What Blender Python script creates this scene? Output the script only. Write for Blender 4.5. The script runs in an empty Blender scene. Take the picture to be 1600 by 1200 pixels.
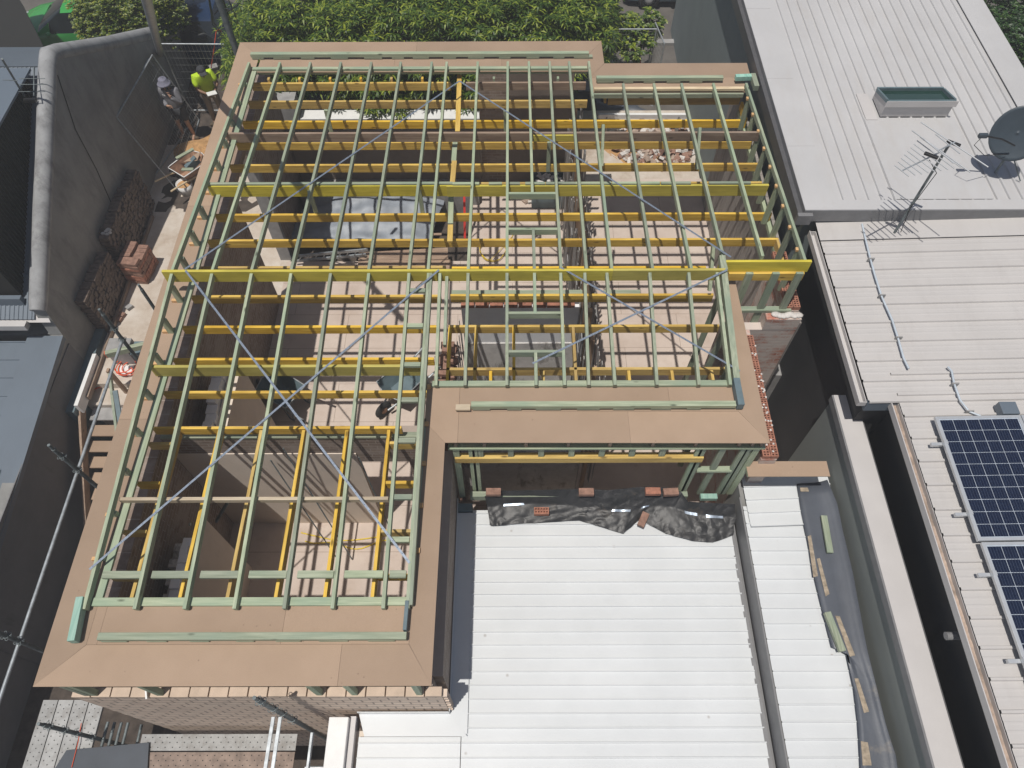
import bpy, bmesh, math, random
import numpy as np
from mathutils import Vector, Matrix
random.seed(7); np.random.seed(7)
C = bpy.context.scene.collection
R = math.radians
# ---------------- camera (a drone 13.4 m above the side path) ----------------
CAM_H = 13.4; FPX = 1150.3; TH = R(58.02); YAW = R(.095); ROLL = R(-.23)
def _basis():
    r = Vector((1, 0, 0)); fw = Vector((0, math.cos(TH), -math.sin(TH))); u = r.cross(fw)
    r2 = r*math.cos(ROLL) + u*math.sin(ROLL); u2 = -r*math.sin(ROLL) + u*math.cos(ROLL)
    Z = Matrix.Rotation(YAW, 3, 'Z')
    return Z@r2, Z@u2, Z@fw
RV, UV, FV = _basis()
cam = bpy.data.objects.new('camera', bpy.data.cameras.new('camera')); C.objects.link(cam)
cam.matrix_world = Matrix(((RV.x, UV.x, -FV.x, 0), (RV.y, UV.y, -FV.y, 0), (RV.z, UV.z, -FV.z, CAM_H), (0, 0, 0, 1)))
cam.data.sensor_width = 36; cam.data.lens = FPX/1600*36; cam.data.clip_end = 600; cam.data.clip_start = .1
bpy.context.scene.camera = cam
# ---------------- light ----------------
SUN_D = Vector((.175, .215, -1)).normalized()
w = bpy.data.worlds.new('World'); bpy.context.scene.world = w; w.use_nodes = True
nt = w.node_tree; sky = nt.nodes.new('ShaderNodeTexSky'); sky.sky_type = 'NISHITA'; sky.sun_disc = False
sky.sun_elevation = math.asin(-SUN_D.z); sky.sun_rotation = math.atan2(-SUN_D.x, -SUN_D.y)
sky.dust_density = 2.0; sky.ozone_density = 1.0
nt.links.new(sky.outputs[0], nt.nodes['Background'].inputs[0]); nt.nodes['Background'].inputs[1].default_value = .055
sun = bpy.data.objects.new('sun', bpy.data.lights.new('sun', 'SUN')); C.objects.link(sun)
sun.data.energy = 3.6; sun.data.angle = R(.5); sun.data.color = (1, .955, .89)
sun.rotation_euler = SUN_D.to_track_quat('-Z', 'Y').to_euler()
sc = bpy.context.scene
sc.view_settings.view_transform = 'Standard'; sc.view_settings.look = 'None'; sc.view_settings.exposure = 0; sc.view_settings.gamma = 1
sc.render.engine = 'CYCLES'; sc.render.resolution_x = 1024; sc.render.resolution_y = 768
# a photo point (1600x1200) read off on a level plane / a plane across or along the house: surveying helpers
def _ray(px, py):
    return RV*((px-800)/FPX) + UV*((600-py)/FPX) + FV
def at(px, py, z):
    d = _ray(px, py); t = (z-CAM_H)/d.z; return Vector((d.x*t, d.y*t, z))
def atY(px, py, Y):
    d = _ray(px, py); t = Y/d.y; return Vector((d.x*t, Y, CAM_H+d.z*t))
def atX(px, py, X):
    d = _ray(px, py); t = X/d.x; return Vector((X, d.y*t, CAM_H+d.z*t))
# ---------------- materials ----------------
class NT:
    def __init__(s, name):
        s.m = bpy.data.materials.new(name); s.m.use_nodes = True; s.t = s.m.node_tree; s.b = s.t.nodes['Principled BSDF']
    def n(s, k, **kw):
        o = s.t.nodes.new('ShaderNode'+k)
        for a, b in kw.items():
            if hasattr(o, a): setattr(o, a, b)
            else: o.inputs[a.replace('_', ' ')].default_value = b
        return o
    def l(s, a, b): s.t.links.new(a, b)
    def coord(s, scale=(1, 1, 1)):
        tc = s.n('TexCoord'); mp = s.n('Mapping'); mp.inputs['Scale'].default_value = scale; s.l(tc.outputs['Object'], mp.inputs[0]); return mp.outputs[0]
    def ramp(s, f, stops):
        r = s.n('ValToRGB'); e = r.color_ramp.elements
        e[0].position, e[0].color = stops[0][0], (*stops[0][1], 1); e[1].position, e[1].color = stops[-1][0], (*stops[-1][1], 1)
        for p, c in stops[1:-1]:
            q = e.new(p); q.color = (*c, 1)
        s.l(f, r.inputs[0]); return r.outputs[0]
    def noise(s, v, sc, det=4, rough=.6):
        o = s.n('TexNoise'); o.inputs['Scale'].default_value = sc; o.inputs['Detail'].default_value = det; o.inputs['Roughness'].default_value = rough; s.l(v, o.inputs[0]); return o.outputs[0]
    def mix(s, f, a, b, mode='MIX'):
        o = s.n('MixRGB', blend_type=mode)
        for i, x in zip((0, 1, 2), (f, a, b)):
            if isinstance(x, (int, float)): o.inputs[i].default_value = x
            elif isinstance(x, tuple): o.inputs[i].default_value = (*x, 1)
            else: s.l(x, o.inputs[i])
        return o.outputs[0]
    def rnd(s, lo, hi):
        oi = s.n('ObjectInfo'); mr = s.n('MapRange'); s.l(oi.outputs['Random'], mr.inputs[0]); mr.inputs[3].default_value = lo; mr.inputs[4].default_value = hi; return mr.outputs[0]
    def bump(s, h, st=.3, d=.01):
        o = s.n('Bump'); o.inputs['Strength'].default_value = st; o.inputs['Distance'].default_value = d; s.l(h, o.inputs['Height']); s.l(o.outputs[0], s.b.inputs['Normal'])
    def done(s, col, rough=.6, metal=0, spec=None):
        if isinstance(col, tuple): s.b.inputs['Base Color'].default_value = (*col, 1)
        else: s.l(col, s.b.inputs['Base Color'])
        s.b.inputs['Roughness'].default_value = rough; s.b.inputs['Metallic'].default_value = metal
        if spec is not None: s.b.inputs['Specular IOR Level'].default_value = spec
        return s.m
def dk(c, f): return tuple(min(1, x*f) for x in c)
def plain(name, c, rough=.6, metal=0, var=.15, sc=6, bump=0, spec=None):
    k = NT(name); v = k.coord(); n = k.noise(v, sc, 5)
    col = k.ramp(n, [(.3, dk(c, 1-var)), (.7, dk(c, 1+var))])
    if bump: k.bump(k.noise(v, sc*6, 3), bump, .01)
    return k.done(col, rough, metal, spec)
def wood(name, c1, c2, axis, rough=.65, knots=True, stain=None):
    s = [22, 22, 22]; s['xyz'.index(axis)] = 1.1
    k = NT(name); v = k.coord(tuple(s)); g = k.noise(v, 1.6, 5, .65)
    col = k.ramp(g, [(.34, c1), (.64, c2)])
    s2 = [3, 3, 3]; s2['xyz'.index(axis)] = .9
    big = k.noise(k.coord(tuple(s2)), 1.2, 3)
    col = k.mix(k.ramp(big, [(.45, (0, 0, 0)), (.75, (1, 1, 1))]), col, stain or dk(c1, .8))
    if knots:
        s3 = [9, 9, 9]; s3['xyz'.index(axis)] = 3.2
        vo = k.n('TexVoronoi'); k.l(k.coord(tuple(s3)), vo.inputs[0]); vo.inputs['Scale'].default_value = .62
        kn = k.ramp(vo.outputs['Distance'], [(.05, (1, 1, 1)), (.13, (0, 0, 0))]); col = k.mix(kn, col, dk(c1, .42))
    hv = k.n('HueSaturation'); k.l(col, hv.inputs['Color']); k.l(k.rnd(.78, 1.18), hv.inputs['Value']); k.l(k.rnd(.85, 1.1), hv.inputs['Saturation'])
    k.bump(g, .25, .004)
    return k.done(hv.outputs[0], rough)
def brick_mat(name, c1, c2, mortar, axis, scale=1.0, dirt=None, rough=.85, dirt_t=(.45, .62), rh=.086, ms=.008):
    k = NT(name); tc = k.n('TexCoord'); sep = k.n('SeparateXYZ'); k.l(tc.outputs['Object'], sep.inputs[0]); cb = k.n('CombineXYZ')
    k.l(sep.outputs['X' if axis == 'x' else 'Y'], cb.inputs[0]); k.l(sep.outputs['Z'], cb.inputs[1])
    br = k.n('TexBrick'); k.l(cb.outputs[0], br.inputs[0]); br.inputs['Color1'].default_value = (*c1, 1); br.inputs['Color2'].default_value = (*c2, 1); br.inputs['Mortar'].default_value = (*mortar, 1)
    br.inputs['Scale'].default_value = scale; br.inputs['Brick Width'].default_value = .24; br.inputs['Row Height'].default_value = rh; br.inputs['Mortar Size'].default_value = ms; br.inputs['Mortar Smooth'].default_value = .2
    col = k.mix(.55, br.outputs[0], k.ramp(k.noise(k.coord(), 9, 4), [(.3, dk(c1, .7)), (.7, dk(c2, 1.2))]), 'MIX')
    col = k.mix(.6, col, br.outputs[0])
    if dirt: col = k.mix(k.ramp(k.noise(k.coord((1, 1, 1.6)), 2.2, 6, .7), [(dirt_t[0], (0, 0, 0)), (dirt_t[1], (.85, .85, .85))]), col, dirt)
    inv = k.n('Math', operation='SUBTRACT'); inv.inputs[0].default_value = 1; k.l(br.outputs['Fac'], inv.inputs[1]); k.bump(inv.outputs[0], .8, .012)
    return k.done(col, rough)
def render_mat(name, c, var=.2, dirt=(.2, .18, .16), t=(.55, .8), rough=.9, sc=1.2):
    k = NT(name); v = k.coord(); col = k.ramp(k.noise(v, sc, 6, .65), [(.3, dk(c, 1-var)), (.7, dk(c, 1+var))])
    col = k.mix(k.ramp(k.noise(k.coord((1, 1, .35)), 2.6, 6, .7), [(t[0], (0, 0, 0)), (t[1], (.8, .8, .8))]), col, dirt)
    k.bump(k.noise(v, 30, 4), .15, .01); return k.done(col, rough)
GN1, GN2 = (.24, .285, .19), (.40, .44, .315)
M = {}
for a in 'xyz':
    M['green'+a] = wood('treated_pine_'+a, GN1, GN2, a, stain=(.235, .31, .225))
    M['yel'+a] = wood('yellow_pine_'+a, (.52, .32, .05), (.78, .54, .12), a)
    M['lvl'+a] = wood('yellow_lvl_'+a, (.50, .42, .05), (.64, .54, .08), a, knots=False)
    M['tan'+a] = wood('old_hardwood_'+a, (.26, .17, .12), (.42, .31, .22), a)
    M['pale'+a] = wood('pale_pine_'+a, (.55, .43, .28), (.72, .60, .42), a)
M['teal'] = wood('fresh_treated_pine', (.22, .42, .34), (.36, .56, .46), 'y', stain=(.18, .34, .33))
M['slate'] = plain('slate_painted_timber', (.12, .17, .19), .6)
M['endgrain'] = plain('end_grain', (.62, .38, .18), .8, sc=40)
def board_mat():
    k = NT('brown_fibre_board'); v = k.coord(); n = k.noise(v, 1.3, 5, .6); f = k.noise(v, 120, 3, .7)
    col = k.ramp(n, [(.3, (.33, .235, .16)), (.7, (.395, .285, .20))])
    col = k.mix(.25, col, k.ramp(f, [(.35, (.25, .16, .11)), (.65, (.46, .33, .24))]))
    col = k.mix(k.ramp(k.noise(k.coord((3, 3, 3)), 1.7, 8, .8), [(.62, (0, 0, 0)), (.72, (.35, .35, .35))]), col, (.25, .165, .115))
    hv = k.n('HueSaturation'); k.l(col, hv.inputs['Color']); k.l(k.rnd(.86, 1.1), hv.inputs['Value']); vo = k.n('TexVoronoi'); k.l(v, vo.inputs[0]); vo.inputs['Scale'].default_value = 5.5; c2 = k.mix(k.ramp(vo.outputs['Distance'], [(.03, (.75, .75, .75)), (.06, (0, 0, 0))]), hv.outputs[0], (.17, .11, .075)); sc2 = k.noise(k.coord((.6, 9, 9)), 2.5, 6, .8); c2 = k.mix(k.ramp(sc2, [(.66, (0, 0, 0)), (.74, (.3, .3, .3))]), c2, (.52, .42, .33)); return k.done(c2, .75)
M['board'] = board_mat()
M['conduit'] = plain('pale_conduit', (.50, .56, .62), .4, 0, .08, 8)
M['strap'] = plain('galvanised_strap', (.36, .42, .50), .35, .6, .2, 30)
def floor_mat():
    k = NT('construction_floor'); v = k.coord(); col = k.ramp(k.noise(v, .9, 6, .65), [(.3, (.47, .38, .32)), (.5, (.55, .46, .40)), (.7, (.62, .53, .46))])
    col = k.mix(k.ramp(k.noise(v, 3.1, 8, .75), [(.56, (0, 0, 0)), (.75, (.6, .6, .6))]), col, (.42, .32, .24))
    br = k.n('TexBrick'); k.l(v, br.inputs[0]); br.inputs['Scale'].default_value = 1; br.inputs['Brick Width'].default_value = 2.4; br.inputs['Row Height'].default_value = .9; br.inputs['Mortar Size'].default_value = .004
    br.inputs['Color1'].default_value = br.inputs['Color2'].default_value = (1, 1, 1, 1); br.inputs['Mortar'].default_value = (.45, .4, .36, 1)
    col = k.mix(1.0, col, br.outputs[0], 'MULTIPLY'); return k.done(col, .85)
M['floor'] = floor_mat()
def path_mat():
    k = NT('pale_concrete_path'); v = k.coord(); col = k.ramp(k.noise(v, 1.4, 8, .7), [(.28, (.36, .28, .21)), (.45, (.50, .43, .36)), (.7, (.62, .57, .51))])
    col = k.mix(k.ramp(k.noise(v, 11, 5, .7), [(.55, (0, 0, 0)), (.8, (.5, .5, .5))]), col, (.38, .31, .25)); k.bump(k.noise(v, 40, 4), .3, .01); return k.done(col, .9)
M['path'] = path_mat()
M['soil'] = plain('dark_soil', (.07, .055, .045), .95, 0, .4, 4, .6)
M['sand'] = plain('orange_sand', (.46, .27, .12), .95, 0, .25, 9, .5)
M['asphalt'] = plain('asphalt', (.115, .105, .095), .9, 0, .2, 2.2, .3)
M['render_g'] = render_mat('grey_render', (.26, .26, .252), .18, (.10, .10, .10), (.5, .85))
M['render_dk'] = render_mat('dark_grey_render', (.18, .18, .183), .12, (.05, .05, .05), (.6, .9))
M['cap'] = render_mat('weathered_cement_cap', (.30, .305, .31), .22, (.12, .12, .12), (.5, .7), sc=3)
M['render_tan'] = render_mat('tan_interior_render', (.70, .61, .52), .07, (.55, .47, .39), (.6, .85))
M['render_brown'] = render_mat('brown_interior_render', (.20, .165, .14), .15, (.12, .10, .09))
M['plaster_w'] = render_mat('peeling_white_plaster', (.82, .83, .85), .05, (.35, .32, .30), (.72, .76), sc=4)
M['bath_lo'] = render_mat('stained_plaster', (.60, .58, .56), .15, (.22, .20, .18), (.52, .62), sc=5)
for a in 'xy':
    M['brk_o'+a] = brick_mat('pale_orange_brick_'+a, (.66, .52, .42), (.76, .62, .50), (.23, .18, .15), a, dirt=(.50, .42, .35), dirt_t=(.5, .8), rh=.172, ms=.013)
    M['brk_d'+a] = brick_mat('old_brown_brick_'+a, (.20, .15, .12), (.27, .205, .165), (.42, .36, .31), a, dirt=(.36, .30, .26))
    M['brk_r'+a] = brick_mat('mortar_smeared_red_brick_'+a, (.42, .16, .11), (.50, .22, .15), (.55, .50, .45), a, dirt=(.62, .57, .52), dirt_t=(.36, .52))
M['brick_red'] = plain('red_brick', (.34, .15, .10), .85, 0, .35, 14, .3)
M['brick_tan'] = plain('brown_brick', (.27, .155, .115), .85, 0, .3, 14, .3)
M['brick_shade'] = plain('shade_dark_brick', (.15, .115, .095), .9, 0, .4, 9, .4)  # brick colour darkened to carry the rendered wall's shade
M['brick_pale'] = plain('pale_brick_top', (.56, .44, .34), .85, 0, .12, 5, .2)
M['white_roof'] = plain('white_steel_roofing', (.63, .65, .66), .38, 0, .05, 1.6)
def white_mat():
    k = NT('white_steel_roofing_marked'); v = k.coord(); col = k.ramp(k.noise(v, 1.3, 5), [(.3, (.60, .62, .63)), (.7, (.66, .68, .69))])
    vo = k.n('TexVoronoi'); k.l(v, vo.inputs[0]); vo.inputs['Scale'].default_value = 2.1; sp = k.ramp(vo.outputs['Distance'], [(.025, (.6, .6, .6)), (.06, (0, 0, 0))]); col = k.mix(sp, col, (.34, .31, .28))
    sm = k.ramp(k.noise(k.coord((2.4, .8, 1)), 2.2, 8, .8), [(.6, (0, 0, 0)), (.78, (.4, .4, .4))]); col = k.mix(sm, col, (.50, .49, .47)); return k.done(col, .36)
M['white_roof'] = white_mat()
def metal_roof(name, c, dirt, rough=.45):
    k = NT(name); v = k.coord(); col = k.ramp(k.noise(v, .8, 5), [(.3, dk(c, .95)), (.7, dk(c, 1.05))])
    col = k.mix(k.ramp(k.noise(k.coord((1, .25, 1)), 2.4, 8, .8), [(.5, (0, 0, 0)), (.8, (.6, .6, .6))]), col, dirt)
    return k.done(col, rough)
M['roof_lg'] = metal_roof('weathered_light_steel', (.50, .495, .495), (.44, .41, .38))
M['roof_mid'] = metal_roof('warm_grey_steel', (.51, .49, .475), (.42, .395, .375))
M['roof_bl'] = metal_roof('blue_grey_steel', (.13, .16, .195), (.10, .12, .145))
M['roof_dk'] = metal_roof('dark_brown_steel', (.014, .014, .012), (.02, .02, .018), .8)
M['fascia_dk'] = plain('charcoal_flashing', (.095, .095, .10), .5, 0, .1)
M['fascia_md'] = plain('grey_flashing', (.20, .20, .205), .5, 0, .1)
M['wall_green'] = render_mat('grey_green_wall', (.20, .235, .235), .08, (.15, .18, .18), (.55, .9))
M['wall_gg'] = render_mat('grey_green_cladding', (.26, .28, .265), .05, (.22, .24, .23), (.6, .9))
M['wall_char'] = plain('charcoal_wall', (.035, .035, .037), .7, 0, .2, 1)
M['cap_pale'] = plain('pale_metal_capping', (.52, .50, .49), .5, 0, .05, 2)
M['membrane'] = render_mat('dark_rubber_flashing', (.085, .095, .115), .15, (.16, .15, .14), (.6, .7), .45, 2)
M['lead_stain'] = plain('dried_glue_patch', (.33, .27, .2), .8, 0, .4, 14)
def poly_mat():
    k = NT('black_polythene'); v = k.coord(); col = k.ramp(k.noise(v, 5, 5), [(.3, (.016, .017, .018)), (.7, (.04, .04, .042))])
    col = k.mix(k.ramp(k.noise(v, 4, 6, .7), [(.6, (0, 0, 0)), (.72, (.35, .35, .35))]), col, (.16, .13, .10))
    vo = k.n('TexVoronoi', feature='DISTANCE_TO_EDGE'); wv = k.n('TexNoise'); wv.inputs['Scale'].default_value = 5; k.l(v, wv.inputs[0])
    mx = k.mix(.12, v, wv.outputs[1]); k.l(mx, vo.inputs[0]); vo.inputs['Scale'].default_value = 7
    gm = k.ramp(k.noise(v, 1.6, 3), [(.42, (0, 0, 0)), (.62, (1, 1, 1))]); hh = k.mix(gm, (.5, .5, .5), vo.outputs[0]); k.bump(hh, .8, .03); return k.done(col, .45, 0, .4)
M['poly'] = poly_mat()
M['tarp'] = plain('silver_tarpaulin', (.27, .30, .34), .5, .0, .2, 3)
M['tube'] = plain('galvanised_tube', (.40, .43, .45), .45, .45, .25, 12)
M['tube_dk'] = plain('dull_steel_tube', (.15, .175, .18), .55, .3, .35, 12)
M['wire'] = plain('galvanised_wire', (.35, .36, .36), .5, .4, .1)
def plank_mat():
    k = NT('dirty_steel_plank'); v = k.coord(); col = k.ramp(k.noise(v, 3, 7, .75), [(.32, (.23, .21, .19)), (.5, (.38, .38, .37)), (.7, (.50, .50, .49))])
    hv = k.n('HueSaturation'); k.l(col, hv.inputs['Color']); k.l(k.rnd(.75, 1.15), hv.inputs['Value']); return k.done(hv.outputs[0], .6, .15)
M['plank'] = plank_mat()
M['plank_rust'] = plain('rusty_steel_plank', (.25, .19, .155), .75, .1, .4, 5)
M['hole'] = plain('dark_hole', (.02, .02, .02), .9)
M['blackboard'] = plain('dark_form_ply', (.045, .055, .07), .55, 0, .15, 2)
M['cell'] = None
def cell_mat():
    k = NT('solar_cells'); v = k.coord((1, 1, 1)); col = k.ramp(k.noise(v, 25, 2), [(.3, (.006, .010, .028)), (.7, (.011, .019, .046))]); return k.done(col, .2, 0, .4)
M['cell'] = cell_mat()
M['busbar'] = plain('busbar', (.05, .07, .12), .4)
M['cellgap'] = plain('panel_backsheet', (.40, .45, .52), .4)
M['alu'] = plain('aluminium', (.62, .64, .66), .35, .5, .05)
M['dish'] = plain('dark_blue_grey_dish', (.045, .062, .078), .5, 0, .1)
M['black'] = plain('black_plastic', (.015, .015, .016), .45)
M['glass_g'] = plain('green_tinted_glass', (.015, .045, .035), .05, 0, .1, 2, 0, .8)
M['glass'] = plain('car_glass', (.012, .016, .018), .04, 0, .1, 2, 0, .9)
M['whitep'] = plain('white_paint', (.75, .75, .74), .5, 0, .05)
M['rust'] = plain('rusty_tray', (.34, .20, .13), .8, .1, .4, 9)
M['rubber'] = plain('tyre_rubber', (.03, .03, .03), .8)
M['green_car'] = plain('bright_green_paint', (.045, .33, .07), .25, 0, .04, 1, 0, .7)
M['blue_car'] = plain('dark_blue_paint', (.012, .03, .075), .2, 0, .04, 1, 0, .7)
M['grey_car'] = plain('blue_grey_paint', (.10, .17, .20), .25, 0, .04, 1, 0, .7)
M['orange'] = plain('orange_cord', (.75, .10, .03), .5)
M['red'] = plain('red_plastic', (.6, .04, .03), .5)
M['yellow'] = plain('yellow_hose', (.75, .55, .03), .5)
M['concrete'] = plain('grey_concrete', (.30, .295, .29), .85, 0, .2, 5, .3)
M['rubble'] = plain('rubble', (.40, .31, .25), .9, 0, .4, 6, .4)
M['pile_white'] = plain('plaster_rubble', (.60, .57, .54), .9, 0, .2, 6, .3)
M['lath'] = wood('weathered_lath', (.30, .28, .26), (.55, .53, .51), 'z', knots=False)
M['paling'] = wood('weathered_boarding', (.33, .29, .26), (.46, .42, .38), 'z', knots=False)
M['bark'] = plain('bark', (.10, .075, .05), .9, 0, .3, 12, .6)
def leaf_mat(name, c1, c2, c3):
    k = NT(name); g = k.n('NewGeometry'); col = k.ramp(g.outputs['Random Per Island'], [(.0, c1), (.55, c2), (1., c3)])
    k.b.inputs['Transmission Weight'].default_value = 0
    m = k.done(col, .45, 0, .5); tr = k.n('BsdfTranslucent'); k.l(k.mix(1., col, (1., 1.2, .6), 'MULTIPLY'), tr.inputs[0]); mx = k.n('MixShader'); mx.inputs[0].default_value = .3
    k.l(k.b.outputs[0], mx.inputs[1]); k.l(tr.outputs[0], mx.inputs[2]); k.l(mx.outputs[0], k.t.nodes['Material Output'].inputs[0]); return m
M['leaf_m'] = leaf_mat('mango_leaf', (.022, .06, .01), (.095, .165, .018), (.36, .42, .05))
M['leaf_y'] = leaf_mat('yellow_green_leaf', (.03, .07, .01), (.12, .18, .02), (.36, .38, .05))
M['leaf_d'] = leaf_mat('dark_leaf', (.012, .04, .01), (.03, .085, .015), (.07, .14, .02))
# ---------------- object helpers ----------------
def tag(o, label=None, cat=None, group=None, kind=None):
    if label: o['label'] = label
    if cat: o['category'] = cat
    if group: o['group'] = group
    if kind: o['kind'] = kind
    return o
def root(name, loc, label, cat, group=None, rz=0):
    o = bpy.data.objects.new(name, None); C.objects.link(o); o.location = loc; o.rotation_euler = (0, 0, rz); o.empty_display_size = .2
    return tag(o, label, cat, group)
class MB:
    def __init__(s): s.v = []; s.f = []; s.mi = []; s.sm = []
    def add(s, vs, fs, m=0, smooth=False):
        b = len(s.v); s.v += [tuple(p) for p in vs]
        for f in fs: s.f.append(tuple(i+b for i in f)); s.mi.append(m); s.sm.append(smooth)
        return s
    def box(s, x0, x1, y0, y1, z0, z1, m=0):
        if x0 > x1: x0, x1 = x1, x0
        if y0 > y1: y0, y1 = y1, y0
        if z0 > z1: z0, z1 = z1, z0
        return s.add([(x0, y0, z0), (x1, y0, z0), (x1, y1, z0), (x0, y1, z0), (x0, y0, z1), (x1, y0, z1), (x1, y1, z1), (x0, y1, z1)],
                     [(0, 3, 2, 1), (4, 5, 6, 7), (0, 1, 5, 4), (1, 2, 6, 5), (2, 3, 7, 6), (3, 0, 4, 7)], m)
    def bar(s, a, b, w, h, up=(0, 0, 1), m=0, top=False):
        a = Vector(a); b = Vector(b); d = (b-a).normalized(); u = Vector(up); sd = d.cross(u)
        if sd.length < 1e-4: sd = d.cross(Vector((0, 1, 0)))
        sd.normalize(); u = sd.cross(d).normalized(); o = -u*h/2 if top else Vector((0, 0, 0))
        q = []
        for p in (a, b):
            for i, j in ((-1, -1), (1, -1), (1, 1), (-1, 1)): q.append(p + o + sd*w/2*i + u*h/2*j)
        return s.add(q, [(0, 1, 2, 3), (7, 6, 5, 4), (0, 4, 5, 1), (1, 5, 6, 2), (2, 6, 7, 3), (3, 7, 4, 0)], m)
    def tube(s, pts, r, n=8, m=0, caps=True):
        pts = [Vector(p) for p in pts]; rs = r if isinstance(r, (list, tuple)) else [r]*len(pts); q = []; prev = None
        for i, p in enumerate(pts):
            d = (pts[min(i+1, len(pts)-1)] - pts[max(i-1, 0)]).normalized()
            if prev is None:
                x = d.cross(Vector((0, 0, 1)))
                if x.length < 1e-3: x = d.cross(Vector((1, 0, 0)))
            else: x = prev - d*prev.dot(d)
            x.normalize(); prev = x; y = d.cross(x)
            for k in range(n): q.append(p + (x*math.cos(2*math.pi*k/n) + y*math.sin(2*math.pi*k/n))*rs[i])
        f = [(i*n+k, i*n+(k+1) % n, (i+1)*n+(k+1) % n, (i+1)*n+k) for i in range(len(pts)-1) for k in range(n)]
        s.add(q, f, m, True)
        if caps: s.add([q[k] for k in range(n)], [tuple(range(n-1, -1, -1))], m); s.add(q[-n:], [tuple(range(n))], m)
        return s
    def lathe(s, c, prof, n=20, ax='z', m=0, smooth=True):
        c = Vector(c); q = []
        for r, h in prof:
            for k in range(n):
                a = 2*math.pi*k/n; p = (r*math.cos(a), r*math.sin(a), h)
                if ax == 'y': p = (p[0], h, p[1])
                if ax == 'x': p = (h, p[0], p[1])
                q.append(c+Vector(p))
        f = [(i*n+k, i*n+(k+1) % n, (i+1)*n+(k+1) % n, (i+1)*n+k) for i in range(len(prof)-1) for k in range(n)]
        return s.add(q, f, m, smooth)
    def prism(s, pts, z0, z1, m=0):
        n = len(pts); q = [(p[0], p[1], z0) for p in pts]+[(p[0], p[1], z1) for p in pts]
        return s.add(q, [tuple(range(n-1, -1, -1)), tuple(range(n, 2*n))]+[(i, (i+1) % n, n+(i+1) % n, n+i) for i in range(n)], m)
    def grid(s, fn, nu, nv, m=0, smooth=True):
        q = [fn(i/nu, j/nv) for j in range(nv+1) for i in range(nu+1)]
        return s.add(q, [(j*(nu+1)+i, j*(nu+1)+i+1, (j+1)*(nu+1)+i+1, (j+1)*(nu+1)+i) for j in range(nv) for i in range(nu)], m, smooth)
    def sphere(s, c, r, nu=12, nv=8, m=0):
        c = Vector(c); r = r if isinstance(r, tuple) else (r, r, r)
        return s.grid(lambda u, v: c+Vector((r[0]*math.cos(2*math.pi*u)*math.sin(math.pi*v), r[1]*math.sin(2*math.pi*u)*math.sin(math.pi*v), -r[2]*math.cos(math.pi*v))), nu, nv, m)
    def build(s, name, mat, parent=None, bevel=0, local=False, label=None, solid=0):
        me = bpy.data.meshes.new(name); me.from_pydata(s.v, [], s.f)
        ms = mat if isinstance(mat, (list, tuple)) else [mat]
        for k in ms: me.materials.append(M[k] if isinstance(k, str) else k)
        me.polygons.foreach_set('material_index', s.mi); me.polygons.foreach_set('use_smooth', s.sm); me.update()
        o = bpy.data.objects.new(name, me); C.objects.link(o)
        if parent:
            o.parent = parent
            if not local:
                p = parent; L = Vector((0, 0, 0))
                while p: L += Vector(p.location); p = p.parent
                o.location = -L
        if bevel:
            b = o.modifiers.new('bevel', 'BEVEL'); b.width = bevel; b.segments = 2; b.limit_method = 'ANGLE'
        if solid:
            b = o.modifiers.new('solid', 'SOLIDIFY'); b.thickness = solid
        if label: o['label'] = label
        return o
def one(name, mb, mat, label, cat, group=None, kind=None, **kw):
    return tag(mb.build(name, mat, **kw), label, cat, group, kind)
def copy_thing(r, loc, rz=None, label=None):
    c = r.copy(); C.objects.link(c); c.location = loc
    if rz is not None: c.rotation_euler = (0, 0, rz)
    if label: c['label'] = label
    for ch in list(r.children):
        d = ch.copy(); C.objects.link(d); d.parent = c
        for g in list(ch.children):
            e = g.copy(); C.objects.link(e); e.parent = d
    return c
def yard_mat():
    pass
def ribbed(mb, origin, across, along, n_w, L, sp, rh, rw, minor=0, m=0, jit=0):
    """profiled steel sheet: ribs run along `along` (length L), repeat every sp over n_w metres of `across`"""
    o = Vector(origin); A = Vector(across).normalized(); B = Vector(along).normalized(); N = A.cross(B).normalized()
    if N.z < 0: N = -N
    prof = []; k = 0
    while k*sp < n_w:
        x = k*sp; prof += [(x, 0), (x+rw*.15, rh), (x+rw*.65, rh), (x+rw*.8, 0)]
        if minor:
            for q in (.42, .68): prof += [(x+sp*q, 0), (x+sp*q+.012, minor), (x+sp*q+.03, minor), (x+sp*q+.042, 0)]
        k += 1
    prof = [(min(a, n_w), b) for a, b in prof]+[(n_w, 0)]
    nseg = max(1, int(L/1.2)); q = []
    for i in range(nseg+1):
        for a, b in prof: q.append(o + A*a + B*(L*i/nseg) + N*(b + (random.uniform(-jit, jit) if b == 0 else 0)))
    n = len(prof); mb.add(q, [(i*n+k, i*n+k+1, (i+1)*n+k+1, (i+1)*n+k) for i in range(nseg) for k in range(n-1)], m)
    return mb
def brick_block(mb, c, rz=0, L=.23, W=.11, H=.076, m=0, tilt=0):
    c = Vector(c); a = Vector((math.cos(rz), math.sin(rz), tilt)); mb.bar(c-a*L/2, c+a*L/2, W, H, m=m); return mb
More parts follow.
